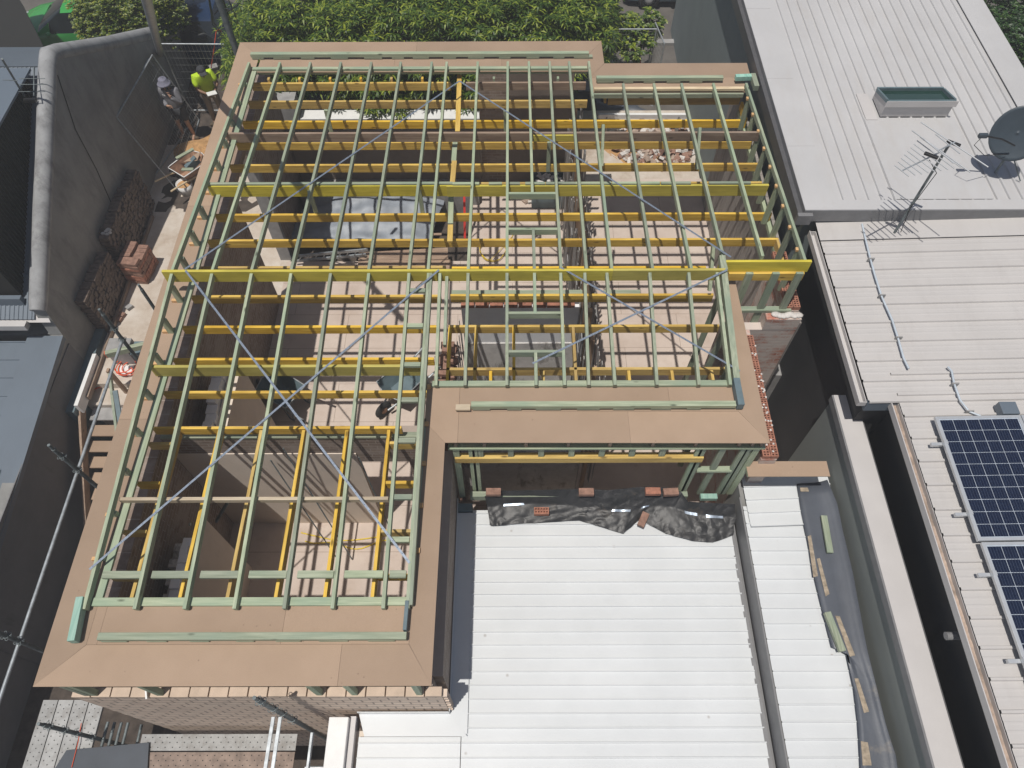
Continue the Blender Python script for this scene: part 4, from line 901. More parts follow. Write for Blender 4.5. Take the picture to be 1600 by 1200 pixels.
MB().tube([(-6.33, 6.95, 3.66), (-6.33, 3.9, 3.66), (-6.33, .9, 3.66)], .024, 10).build('tube', 'tube', r)
r = root('scaffold_rail', (-2.8, 1, 3.5), 'pair of pale channel rails from the scaffold post to the bottom edge', 'scaffold rail')
m = MB()
for dx in (-.055, .03): m.bar((-2.84+dx, 1.3, 3.75), (-2.84+dx, -.6, 3.75), .038, .03)
m.build('channel', 'tube', r)
m = MB(); m.bar((-2.66, 1.25, 2.7), (-2.66, -.6, 2.7), .04, .04); m.build('channel', 'tube', r)
m = MB(); m.tube([(-2.9, .9, 1.9), (-2.2, .9, 1.9)], .024, 8); m.build('brace', 'tube', r)
def plank(p, L, ax, label, mat='plank', w=.225):
    P = root('scaffold_plank', p, label, 'scaffold plank', 'perforated steel scaffold planks'); m = MB()
    if ax == 'x':
        m.box(0, L, 0, w, -.01, 0); m.box(0, L, 0, .012, -.05, -.01); m.box(0, L, w-.012, w, -.05, -.01)
    else:
        m.box(0, w, 0, L, -.01, 0); m.box(0, .012, 0, L, -.05, -.01); m.box(w-.012, w, 0, L, -.05, -.01)
    h = m; n = int(L/.11)
    for i in range(n):
        for k, o in ((0, 0), (1, .055), (2, 0)):
            u = .06+i*.11+o; v = w*(.2+.3*k)
            if u > L-.03: continue
            x, y = (u, v) if ax == 'x' else (v, u); rr = .0095
            h.add([(x+rr*math.cos(a*math.pi/3), y+rr*math.sin(a*math.pi/3), .0015) for a in range(6)], [(0, 1, 2, 3, 4, 5)], 1)
    m.build('deck', [mat, 'hole'], P, local=True)
ZP = 1.15
for i, lb in enumerate(('outermost perforated plank of the left deck, beside the dark wall', 'second perforated plank of the left deck, with a shadow stripe', 'third perforated plank of the left deck', 'innermost perforated plank of the left deck, beside the ledger tubes')):
    plank((-7.28+.24*i, -1.2, ZP), 3.1, 'y', lb)
for i, (lb, mt) in enumerate((('bright perforated plank of the front deck, against the pale brick wall', 'plank'), ('brown stained perforated plank in the middle of the front deck', 'plank_rust'), ('pale narrow plank at the bottom of the front deck', 'plank'))):
    plank((-5.62, 1.19-.245*i, ZP+.004*i), 2.35, 'x', lb, mt)
r = root('scaffold_bearer', (-6.1, .6, 1), 'bundle of bare scaffold bearers between the two plank decks', 'scaffold bearer')
m = MB()
for k in range(4): m.tube([(-6.24+.09*k, -1.2, ZP-.1-.03*k), (-6.24+.09*k, 1.6, ZP-.1-.03*k)], .024, 8)
m.tube([(-5.85, -1.2, ZP-.4), (-5.85, 1.6, ZP-.4)], .024, 8); m.build('tube', 'tube_dk', r)
m = MB(); m.bar((-5.8, .65, ZP-.3), (-5.3, .65, ZP-.3), .2, .04); m.build('board', 'tanx', r)
a = at(103, 1172, ZP+.06); b = at(232, 1160, ZP+.06); c = at(228, 1230, ZP+.06); d = at(60, 1240, ZP+.06)
m = MB(); m.prism([(d.x, d.y), (c.x, c.y), (b.x, b.y), (a.x, a.y)], ZP+.03, ZP+.048); one('formply_sheet', m, 'blackboard', 'dark form ply sheet lying across the scaffold planks, bottom left corner', 'plywood sheet')
m = MB(); m.tube([at(127, 1130, ZP+.03), at(122, 1160, ZP+.06), at(112, 1199, ZP+.06)], .006, 5); one('orange_string', m, 'orange', 'thin orange string line across the left scaffold deck', 'string')
one('white_hook', MB().bar(at(228, 1079, 3.80), at(229, 1092, 3.77), .02, .02), 'whitep', 'small white hook clipped over the top of the pale brick wall', 'hook')
# ================= STEPS, PATH CLUTTER =================
r = root('timber_steps', (-7.2, 6.3, -1.5), 'timber steps going down beside the dark wall to the lower yard', 'steps')
for k in range(6):
    MB().box(-9.05+.03*k, -7.2, 7.35-k*.29, 7.61-k*.29, -.44-k*.17, -.40-k*.17).build('tread', 'paley' if 0 else 'board', r, bevel=.004)
MB().box(-9.0, -7.2, 7.66, 7.96, -.30, -.26).build('landing', 'concrete', r)
MB().bar((-9.1, 8.0, .1), (-8.95, 5.7, -1.3), .05, .22).build('stringer', 'tany', r)
MB().bar((-8.35, 8.3, .6), (-8.0, 6.9, .1), .05, .10).build('handrail', 'greeny', r)
MB().bar((-8.05, 7.8, .7), (-7.8, 6.5, -.1), .09, .04).build('handrail', 'slate', r)
MB().bar((-8.35, 8.3, -.2), (-8.35, 8.3, .7), .05, .09).build('post', 'tanz', r)
MB().tube([(-7.95, 7.0, .2), (-7.6, 6.2, -.1)], .03, 10).build('pipe', 'tube', r)
r = root('work_trestle', (-7.4, 8.2, 0), 'timber beam with an orange painted end propped on grey crates beside the scaffold post', 'trestle')
a = at(166, 554, .75); b = at(232, 538, .75); MB().bar(a, b, .09, .14).build('beam', 'greenx', r, bevel=.004)
e = a+(a-b).normalized()*.012; MB().bar(a+(a-b).normalized()*.001, e, .092, .142).build('painted_end', 'orange', r)
MB().box(-8.68, -8.2, 8.9, 9.25, 0, .5).build('crate', 'concrete', r, bevel=.01)
MB().box(-8.15, -7.95, 8.85, 9.2, 0, .45).build('crate', 'slate', r, bevel=.01)
one('paper_sheet', MB().box(-8.55, -8.25, 8.6, 8.85, .01, .03), 'whitep', 'crumpled white sheet under the green trestle beam', 'paper')
def cord(pts, z, mat, label, rad=.011, coil=None):
    m = MB(); P_ = [at(*p, z+random.uniform(0, .01)) for p in pts]
    if coil:
        c = at(*coil[0], z); P_ = []
        for k in range(90):
            a = k/90*2*math.pi*coil[2]; rr = coil[1]*(1+.22*math.sin(a*.37+1)); P_.append(c+Vector((rr*math.cos(a)+.05*math.sin(a*.21), rr*.95*math.sin(a), .012+.0012*k)))
        P_ += [at(*p, z+.01) for p in pts]
    m.tube(P_, rad, 6); return one('power_lead', m, mat, label, 'cord')
cord([(212, 588), (222, 600)], .02, 'orange', 'orange extension cord coiled on the pale path below the trestle', coil=((201, 576), .2, 4))
cord([(120, 625), (150, 607), (160, 604), (180, 603), (208, 601)], -.15, 'orange', 'orange cord trailing across the step above the timber steps')
def loose(px, py, rz, label, mat='brick_tan', z=0, tilt=0, L=.23):
    p = at(px, py, z+.045); m = MB(); brick_block(m, p, rz, L=L, tilt=tilt); one('brick', m, mat, label, 'brick', 'loose bricks on the path', bevel=.004)
loose(202, 480, .9, 'short grey brick piece standing apart on the pale path', 'concrete', L=.14)
loose(188, 491, -.3, 'upper one of two brown bricks side by side on the pale path')
loose(183, 498, -.3, 'lower one of two brown bricks side by side on the pale path')
# brick stacks
def stack(x0, y0, nx, ny, nz, label, mat, jit=.012, miss=.08, H=.086, rot=0, group='brick stacks on the side path'):
    S = root('brick_stack', (x0, y0, 0), label, 'brick stack', group); ms = {}
    for k in range(nz):
        m = MB()
        for i in range(nx):
            for j in range(ny):
                if (k+rot) % 2: brick_block(m, ((i+.5)*.24+random.uniform(-jit, jit), (j+.5)*.115+random.uniform(-jit, jit), .043+k*H), random.uniform(-.08, .08), H=.076)
                else: brick_block(m, ((i+.5)*.24+random.uniform(-jit, jit), (j+.5)*.115+random.uniform(-jit, jit), .043+k*H), random.uniform(-.05, .05), H=.076)
        if k == nz-1: m.v = m.v[:8*int(nx*ny*.7)]; m.f = m.f[:6*int(nx*ny*.7)]; m.mi = m.mi[:len(m.f)]; m.sm = m.sm[:len(m.f)]
        m.build('brick_layer', random.choice(mat), S, local=True, bevel=.004)
    return S
s = stack(-9.02, 11.2, 2, 6, 8, 'reddish brown brick stack standing in the sun on the pale path', ['brick_tan', 'brick_tan', 'brick_red']); s.rotation_euler = (0, 0, -.12)
stack(-9.28, 11.5, 1, 20, 14, 'long shade-coloured brick stack against the rendered wall, upper one with pale mortar lumps', ['brick_shade'], .03, .15)
stack(-9.28, 9.75, 1, 13, 13, 'long shade-coloured brick stack against the rendered wall, lower one behind the loose bricks', ['brick_shade'], .02, .1)
m = MB()
for k in range(7): m.sphere((-9.12+random.uniform(-.1, .1), 11.6+random.uniform(-.15, .2), 1.2), (.05, .04, .03), 7, 5)
one('mortar_lump', m, 'pile_white', 'pale mortar lumps on the corner of the upper dark brick stack', 'mortar')
# sand heap
def heap(name, cx, cy, rx, ry, h, z, mat, label, cat, kind=None, n=26, amp=.12):
    ph = [random.uniform(0, 6) for _ in range(4)]
    def f(u, v):
        a = 2*math.pi*u; r_ = v; k = 1+.18*math.sin(3*a+ph[0])+.1*math.sin(5*a+ph[1])
        return Vector((cx+rx*r_*k*math.cos(a), cy+ry*r_*k*math.sin(a), z+h*(1-r_**1.6)*(1+amp*math.sin(9*a*r_+ph[2]))+random.uniform(-.01, .01)*(r_ < .97)-.02))
    return one(name, MB().grid(f, 36, n), mat, label, cat, kind=kind)
heap('sand_heap', -8.05, 15.6, .85, 1.0, .3, 0, 'sand', 'small heap of orange sand beside the worker in the yellow shirt', 'sand')
# buckets
def bucket(px, py, z, label, rr=.15, h=.3, tip=0, mat='whitep'):
    p = at(px, py, z); B = root('bucket', p, label, 'bucket', 'buckets')
    MB().lathe((0, 0, 0), [(0, .01), (rr*.8, .01), (rr*.82, 0), (rr, h), (rr*.96, h), (rr*.78, .03), (0, .03)], 24).build('pail', mat, B, local=True)
    MB().lathe((0, 0, 0), [(0, h*.8), (rr*.92, h*.8)], 24).build('contents', 'sand', B, local=True)
    m = MB(); m.tube([(rr*math.cos(a), rr*math.sin(a)*.98, h-.01+.1*math.sin(a)*0+.0) for a in [k*math.pi/8 for k in range(9)]], .005, 5); m.build('handle', 'tube_dk', B, local=True)
bucket(294, 301, .0, 'round pale tub of mortar behind the wheelbarrow', .20, .32)
# wheelbarrow
def wheelbarrow(loc, rz, label, mat='rust', content=None, sc_=1.0):
    W = root('wheelbarrow', loc, label, 'wheelbarrow', 'wheelbarrows', rz)
    m = MB(); T = [(-.38, -.30), (.38, -.34), (.48, 0), (.38, .34), (-.38, .30)]; Bt = [(-.24, -.17), (.2, -.18), (.26, 0), (.2, .18), (-.24, .17)]
    vs = [(x, y, .62) for x, y in T]+[(x, y, .34) for x, y in Bt]; m.add(vs, [(i, (i+1) % 5, 5+(i+1) % 5, 5+i) for i in range(5)]+[(9, 8, 7, 6, 5)]); m.build('tray', mat, W, local=True, solid=.006)
    m = MB(); m.tube([(x, y, .625) for x, y in T+T[:1]], .014, 6); m.build('tray_rim', 'whitep' if mat == 'rust' else 'tube', W, local=True)
    for s in (-1, 1): MB().tube([(.55, s*.08, .2), (.1, s*.2, .32), (-.4, s*.27, .45), (-.85, s*.3, .52)], .022, 8).build('handle', 'paley' if mat == 'rust' else 'tube', W, local=True)
    for s in (-1, 1): MB().tube([(-.1, s*.2, .33), (-.25, s*.24, .01), (-.35, s*.24, .01), (-.45, s*.26, .44)], .014, 6).build('leg', 'tube_dk', W, local=True)
    w_ = MB(); pr = [(.06, -.04), (.15, -.05), (.19, -.03), (.2, 0), (.19, .03), (.15, .05), (.06, .04)]; w_.lathe((.6, 0, .2), [(a, b) for a, b in pr], 20, 'y'); wo = w_.build('wheel', 'rubber', W, local=True)
    MB().lathe((.6, 0, .2), [(0, -.045), (.08, -.045), (.08, .045), (0, .045)], 12, 'y').build('hub', 'rust', wo, local=True)
    return W
g = at(296, 262, .5); wb = wheelbarrow((g.x, g.y, 0), .95, 'rusty wheelbarrow with a white rim loaded with green offcuts, beside the left eave')
r = root('offcut_load', (g.x, g.y, .5), 'green and brown board offcuts heaped in the rusty wheelbarrow', 'offcuts')
MB().bar(g+Vector((-.25, .05, .25)), g+Vector((.15, .32, .32)), .09, .035).build('offcut', 'greenx', r)
MB().prism([(g.x-.05, g.y-.05), (g.x+.28, g.y+.0), (g.x+.3, g.y+.35)], .72, .735).build('offcut', 'board', r)
MB().bar(g+Vector((-.1, -.2, .12)), g+Vector((.2, -.22, .14)), .09, .035).build('offcut', 'greenx', r)
MB().bar(g+Vector((0, -.1, .05)), g+Vector((.25, .1, .2)), .12, .2).build('offcut', 'slate', r)
# ================= TEMPORARY FENCES =================
def mesh_panel(A, B, Cc, D, label, cat='temporary fence', group='temporary mesh fence panels', nx=26, ny=12):
    """A,B top corners, Cc,D the bottom corners under B,A"""
    A, B, Cc, D = map(Vector, (A, B, Cc, D)); P = root('mesh_fence', D, label, cat, group)
    m = MB(); m.tube([A, B], .019, 8); m.tube([B, Cc], .019, 8); m.tube([Cc, D], .019, 8); m.tube([D, A], .019, 8); m.build('frame', 'tube', P)
    m = MB()
    for i in range(1, nx): t = i/nx; m.bar(A.lerp(B, t), D.lerp(Cc, t), .0035, .0035)
    for j in range(1, ny): t = j/ny; m.bar(A.lerp(D, t), B.lerp(Cc, t), .0035, .0035)
    m.build('wire_mesh', 'wire', P)
A = at(246, 79, 2.1); mesh_panel((A.x, 17.3, 2.1), (-5.6, 17.25, 2.1), (-5.6, 17.25, .1), (A.x, 17.3, .1), 'upright mesh fence panel behind the worker in the yellow shirt', ny=10, nx=34)
mesh_panel(at(182, 183, 2.05), at(238, 86, 2.05), at(311, 187, .03), at(278, 299, .03), 'mesh fence panel leaning on the grey rendered wall beside the man in grey')
mesh_panel(at(172, 200, 1.7), at(232, 92, 1.9), at(300, 190, .02), at(232, 288, .02), 'second mesh fence panel lying behind the leaning one, mostly hidden', nx=4, ny=3)
a = at(1024, 35, 1.9)
mesh_panel((a.x, a.y, 1.9), (3.95, 17.55, 1.9), (3.95, 17.55, .05), (a.x, a.y, .05), 'mesh gate panel end-on at the driveway, right of the mango tree')
mesh_panel((a.x-1.0, a.y-.3, 1.9), (a.x, a.y-.3, 1.9), (a.x, a.y-.3, .1), (a.x-1.0, a.y-.3, .1), 'short mesh panel joining the driveway gate behind the small tree', nx=10)
m = MB(); m.grid(lambda u, v: Vector((2.35+1.6*u, 16.6+1.9*v*(1-.35*u), .06+.05*math.sin(9*u+4*v)+.05*math.sin(17*v)+random.uniform(0, .02))), 26, 22)
one('groundsheet', m, 'membrane', 'dark shiny groundsheet under the small tree by the driveway gate', 'groundsheet')
one('marker_pole', MB().tube([at(987, 85, .3), at(989, 99, .2)], .02, 6), 'teal', 'pale green stake standing in the dark groundsheet', 'stake')
one('marker_pole', MB().tube([at(998, 80, .4), at(1001, 99, .2)], .02, 6), 'orange', 'orange stake standing in the dark groundsheet', 'stake')
slab('pale_yard', 1.9, 3.9, 18.2, 20.2, -.02, .01, 'concrete')
# poles and cables at the street
one('utility_pole', MB().tube([at(214, -60, 9.2), (at(252, 90, .3))], [.07, .09], 12), 'tube', 'tall pale grey pole rising past the top of the rendered wall', 'pole')
r = root('power_pole', (-8.7, 19.6, 0), 'dark service pole with bundled black cables beside the blue car', 'pole')
pb = at(358, 80, 1.2); pt = at(331, -30, 5)
MB().tube([pt, Vector((pt.x, pt.y, 0))], .07, 10).build('pole', 'tube_dk', r)
m = MB()
for k in range(6):
    o = Vector((random.uniform(-.15, .15), random.uniform(-.15, .15), 0)); m.tube([pt+o, pt.lerp(pb, .4)+o*2+Vector((0, 0, -.3)), at(366+random.uniform(-8, 8), 70+random.uniform(-4, 8), 1.4)], .012, 5)
m.tube([at(338, 48, 2.4), at(334, 80, 1.9), at(330, 106, 1.2)], .012, 5, 1)
m.tube([at(338, 48, 2.4), at(344, 46, 2.4), at(350, 60, 1.8)], .012, 5, 1)
m.build('cable', ['black', 'orange'], r)
m = MB()
for (u, v) in (((338, 10), (362, 16)), ((335, 22), (350, 5)), ((352, 20), (372, 8))): m.tube([at(*u, 4), at(*v, 4)], .015, 5)
m.build('bracket', 'black', r)
one('service_box', MB().bar(at(333, 103, 1.2), at(336, 112, .9), .22, .12), 'concrete', 'small grey service box behind the yellow shirted worker', 'box', bevel=.01)
one('service_box', MB().box(-7.3, -6.9, 17.5, 17.8, .3, .9), 'concrete', 'pale grey meter box by the top left eave corner', 'box', bevel=.01)
# ================= VEHICLES =================
def car(name, loc, rz, mat, label):
    c = root(name, loc, label, 'car', None, rz)
    # body from cross sections along x: (x, half width at sill, half width at belt, roof half width, z belt, z roof)
    S = [(-2.15, .70, .72, .60, .62, .66), (-2.0, .82, .84, .70, .86, .93), (-1.55, .86, .87, .64, .92, 1.18), (-1.0, .87, .88, .60, .93, 1.42), (-.3, .88, .88, .60, .93, 1.47), (.3, .88, .88, .59, .92, 1.44), (.75, .88, .87, .63, .91, 1.18), (1.15, .87, .86, .68, .88, .95), (1.6, .86, .84, .68, .80, .86), (1.98, .80, .76, .60, .68, .72), (2.14, .66, .62, .5, .52, .55)]
    def ring(s):
        x, a, b, d, zb_, zr2 = s
        half = [(a*.96, .22), (a, .42), (b, zb_-.12), (b*.975, zb_), (d+.03, zr2-.06), (d*.8, zr2), (0, zr2+.012)]
        return [(x, y, z) for y, z in half]+[(x, -y, z) for y, z in half[-2::-1]]
    m = MB(); rs = [ring(s) for s in S]; n = len(rs[0]); V = [p for q in rs for p in q]; f = []; mi = []
    for i in range(len(S)-1):
        for k in range(n-1):
            f.append((i*n+k, i*n+k+1, (i+1)*n+k+1, (i+1)*n+k))
            side = k in (3, n-5); tp = k in (4, 5, n-6, n-7+0)
            g = (k in (3, 8) and 2 <= i <= 5) or (k in (4, 5, 6, 7) and i in (5, 6)) or (k in (4, 5, 6, 7) and i == 2)
            mi.append(1 if g else 0)
    f += [tuple(range(n)), tuple(range(len(V)-1, len(V)-n-1, -1))]; mi += [0, 0]
    gl = MB(); gi = {}
    body = MB(); body.add(V, [q for q, t in zip(f, mi) if not t], 0, True); body.build('body', mat, c, local=True)
    gl.add([(p[0], p[1]*.995, p[2]-.004) for p in V], [q for q, t in zip(f, mi) if t], 0, True); gl.build('window', 'glass', c, local=True)
    for x in (-1.35, 1.35):
        for s in (-1, 1):
            y = s*.84; w_ = MB().lathe((x, y, .32), [(.2, -.1), (.31, -.1), (.33, -.06), (.33, .06), (.31, .1), (.2, .1)], 22, 'y').build('wheel', 'rubber', c, local=True)
            MB().lathe((x, y+s*.06, .32), [(0, 0), (.07, s*.012), (.19, -s*.01), (.2, -s*.05)], 14, 'y').build('rim', 'alu', w_, local=True)
    for s in (-1, 1):
        MB().sphere((.72, s*1.0, .98), (.07, .1, .065), 10, 7).build('mirror', mat, c, local=True)
        MB().sphere((2.0, s*.62, .62), (.14, .15, .06), 10, 6).build('headlight', 'alu', c, local=True)
    return c
ga = at(112, 50, .7); car('parked_car', (ga.x+.35, ga.y+.45, 0), math.pi+.03, 'green_car', 'bright green car parked in the street behind the top left bush')
gb = at(345, 60, .8); car('parked_car', (gb.x-.4, gb.y+.5, 0), .05, 'blue_car', 'dark blue car parked beyond the cables and mesh fence')
gc = at(1015, 3, .3); car('parked_car', (gc.x+1.35, gc.y+1.0, 0), math.pi, 'grey_car', 'blue-grey car whose wheel shows at the top edge above the driveway')
# ================= INTERIOR CLUTTER =================
def barrow2(px, py, rz, label, z=FL):
    p = at(px, py, z+.3); return wheelbarrow((p.x, p.y, z), rz, label, 'slate')
barrow2(632, 606, -2.3, 'dark wheelbarrow full of timber scraps under the rafters, right side of the wing')
barrow2(445, 620, 2.6, 'dark wheelbarrow under the crossing straps, left side of the wing')
m = MB()
def tarp(u, v):
    x = -5.12+3.3*u+.35*(v-.5); y = 12.1+1.15*v-.25*u*(1-v)
    h = .55*(math.sin(math.pi*min(1, max(0, u*.9+.05)))**.7)*(.3+.7*v)*(1-.5*max(0, v-.8)*5*abs(math.sin(3*u)))
    return Vector((x, y, .45+h+.03*math.sin(13*u+5*v+2*math.sin(7*v))+.018*math.sin(21*v-9*u)+.008*math.sin(51*u+3*v)+random.uniform(0, .004)))
one('tarpaulin', MB().grid(tarp, 70, 34), 'tarp', 'silver grey tarpaulin draped over materials beneath the left rafters', 'tarpaulin')
r = root('ladder', at(500, 402, FL), 'aluminium ladder lying on the floor under the left rafters below the tarpaulin', 'ladder')
m = MB(); a, b = at(460, 408, FL+.15), at(572, 398, FL+.15); a2, b2 = at(466, 400, FL+.5), at(575, 390, FL+.5)
m.bar(a, b, .03, .07); m.bar(a2, b2, .03, .07); m.build('rail', 'tube', r)
for k in range(9): t = (k+.5)/9; MB().tube([a.lerp(b, t), a2.lerp(b2, t)], .014, 6).build('rung', 'tube', r)
for i, (p, q, w_, lb) in enumerate((((560, 404), (700, 396), .35, 'wide old floor board lying flat in the light under the left rafters'), ((560, 418), (705, 414), .3, 'second wide old floor board, nearer the ridge beam'), ((440, 372), (690, 366), .06, 'long thin lath lying between tarpaulin and boards'))):
    a = at(*p, FL+.06); b = at(*q, FL+.05); one('floor_board', MB().bar(a, b, w_, .03), 'tanx', lb, 'board', 'loose boards on the floor', bevel=.003)
def rubble(x0, x1, y0, y1, h, z, n, label, mats=('rubble', 'pile_white', 'brick_tan')):
    m = MB(); cx, cy = (x0+x1)/2, (y0+y1)/2
    for k in range(n):
        a = random.uniform(0, 6.28); r_ = math.sqrt(random.random()); x = cx+(x1-x0)/2*r_*math.cos(a); y = cy+(y1-y0)/2*r_*math.sin(a)
        s = random.uniform(.03, .13); zz = z+h*(1-r_)*random.random()+s*.4; mm = random.randrange(3)
        d = Vector((random.uniform(-1, 1), random.uniform(-1, 1), random.uniform(-.5, .5))).normalized(); c = Vector((x, y, zz)); m.bar(c-d*s, c+d*s, s*random.uniform(.8, 1.6), s*random.uniform(.3, .7), up=(random.uniform(-.4, .4), random.uniform(-.4, .4), 1), m=mm)
    return one('rubble_heap', m, list(mats), label, 'rubble', kind='stuff')
a = at(1030, 222, .3)
rubble(a.x-1.2, a.x+1.0, a.y-.95, a.y+.9, .5, .2, 520, 'heap of plaster and brick rubble in the upper right room')
rubble(.3, 1.3, 13.2, 13.9, .15, FL, 90, 'scattered rubble beside the dark bin in the middle room')
heap('sand_heap', a.x-.6, a.y, 1.0, 1.0, .08, .2, 'sand', 'low spread of brown dirt beside the plaster rubble', 'sand')
p = at(862, 312, FL); r = root('debris_bin', (p.x, p.y, FL), 'dark grey debris bin with white scraps in the middle room', 'bin')
m = MB(); m.box(-.5, .5, -.3, .02, 0, .55); m.box(-.5, .5, .3, .35, 0, .6); m.box(-.5, -.46, .02, .3, 0, .6); m.box(.46, .5, .02, .3, 0, .6); m.build('box', 'slate', r, local=True, bevel=.02)
m = MB()
for k in range(30): brick_block(m, (random.uniform(-.4, .4), random.uniform(-.2, .25), .58+random.uniform(0, .06)), random.uniform(0, 3), L=random.uniform(.05, .2), W=.06, H=.02, tilt=random.uniform(-.3, .3))
m.build('scrap', 'pile_white', r, local=True)
one('red_batten', MB().bar((-1.1, 11.9, FL+.2), (-1.08, 12.6, FL+1.3), .05, .04), 'red', 'thin red painted batten leaning beside the middle partition', 'batten')
m = MB(); P_ = [(-3.9+2.4*t+.05*math.sin(11*t), 4.86-.12*math.sin(5*t)-.1*t, FL+.02) for t in [k/24 for k in range(25)]]; m.tube(P_, .012, 6); m.tube([(x+.1, y-.12+.05*math.sin(7*x), z) for x, y, z in P_], .012, 6)
one('air_hose', m, 'yellow', 'yellow air hose lying along the foot of the tan cross wall', 'hose')
m = MB(); c = at(770, 395, FL); m.tube([c+Vector((.3*math.cos(a)*(1+.1*math.sin(3*a)), .3*math.sin(a), .02+.004*a)) for a in [k*.35 for k in range(50)]]+[at(800, 370, FL+.02), at(806, 358, FL+.02)], .008, 5)
one('cord_loop', m, 'yellow', 'thin yellow cord looped on the floor of the middle room', 'cord')
r = root('timber_scraps', (-5.0, 3.5, FL), 'tangle of dark scrap and steel in the narrow strip beside the white wall stub', 'scrap')
for k in range(9):
    a = Vector((-5.15+random.uniform(0, .15), 2.5+random.uniform(0, 2.2), FL+random.uniform(.2, 1.6))); MB().bar(a, a+Vector((random.uniform(.0, .3), random.uniform(-.4, .5), random.uniform(-.4, .6))), .05, .03).build('scrap', 'tube_dk', r)
r = root('scrap_frame', (-4.4, 4.6, FL), 'grey folding steel frame beside the white wall stub', 'frame')
m = MB(); a, b, c, d = at(247, 823, 2.2), at(298, 819, 2.2), at(247, 790, 2.6), at(272, 817, 2.2); m.tube([a, b], .03, 8); m.tube([c, d], .03, 8); m.build('tube', 'tube', r)
r = root('timber_scraps', (-4.0, 5.9, FL), 'small light scraps on the floor beneath the crossing straps', 'scrap')
for k in range(12):
    y = 5.9+random.uniform(-.3, .5); a = Vector((-4.05+random.uniform(-.3, .3), y, FL+.1)); MB().bar(a, a+Vector((random.uniform(-.3, .3), random.uniform(-.3, .3), random.uniform(-.05, .3))), .06, .03).build('scrap', 'pile_white', r)
a = at(1163, 772, 2.75)
one('paint_tin', MB().box(at(1094, 778, 2.7).x, at(1120, 778, 2.7).x, at(1094, 781, 2.7).y, at(1094, 773, 2.7).y, 2.66, 2.75), 'teal', 'turquoise block at the foot of the right hand studs', 'block', bevel=.004)
# ================= PEOPLE =================
def skinned(name, nodes, edges, mat, parent, sub=2, rootn=0):
    me = bpy.data.meshes.new(name); me.from_pydata([n[0] for n in nodes], edges, []); o = bpy.data.objects.new(name, me); C.objects.link(o); me.materials.append(M[mat] if isinstance(mat, str) else mat)
    s = o.modifiers.new('skin', 'SKIN'); s.use_smooth_shade = True
    if not me.skin_vertices: me.attributes
    o.parent = parent
    bpy.context.view_layer.objects.active = o
    for i, n in enumerate(nodes):
        r_ = n[1] if isinstance(n[1], tuple) else (n[1], n[1]); me.skin_vertices[0].data[i].radius = r_; me.skin_vertices[0].data[i].use_root = (i == rootn)
    b = o.modifiers.new('sub', 'SUBSURF'); b.levels = sub; b.render_levels = sub
    return o
M['skin'] = plain('skin', (.42, .25, .17), .55, 0, .08); M['skin_d'] = plain('tanned_skin', (.24, .14, .09), .55, 0, .08)
M['hivis'] = plain('yellow_shirt', (.50, .72, .03), .75, 0, .08, 8); M['hood'] = plain('grey_hoodie', (.20, .20, .22), .85, 0, .12, 8)
M['bhat'] = plain('grey_lilac_hat', (.22, .22, .29), .8, 0, .1, 10); M['khaki'] = plain('khaki_trousers', (.27, .23, .18), .85, 0, .12, 8); M['dshort'] = plain('dark_shorts', (.04, .042, .048), .85, 0, .15, 8)
M['boot'] = plain('work_boot', (.10, .075, .05), .8); M['cloth_y'] = M['hivis']
def hand_nodes(wr, d, side, nodes, edges, wi, curl=.5):
    """palm and five fingers growing from wrist point index wi, direction d, palm spread along side"""
    d = Vector(d).normalized(); s_ = Vector(side).normalized(); n = d.cross(s_); base = Vector(wr)
    nodes.append((tuple(base+d*.05), (.034, .016))); pi = len(nodes)-1; edges.append((wi, pi))
    for k, (off, L) in enumerate(((-.030, .070), (-.010, .080), (.010, .076), (.030, .060))):
        a = base+d*.085+s_*off; b = a+d*L*.55+n*L*.2*curl; c_ = b+d*L*.3*(1-curl)+n*L*.45*curl
        nodes += [(tuple(a), .0095), (tuple(b), .0085), (tuple(c_), .0075)]; i = len(nodes)-3; edges += [(pi, i), (i, i+1), (i+1, i+2)]
    a = base+d*.035-s_*.038; b = a+d*.03-s_*.02+n*.012; nodes += [(tuple(a), .011), (tuple(b), .0095)]; i = len(nodes)-2; edges += [(pi, i), (i, i+1)]
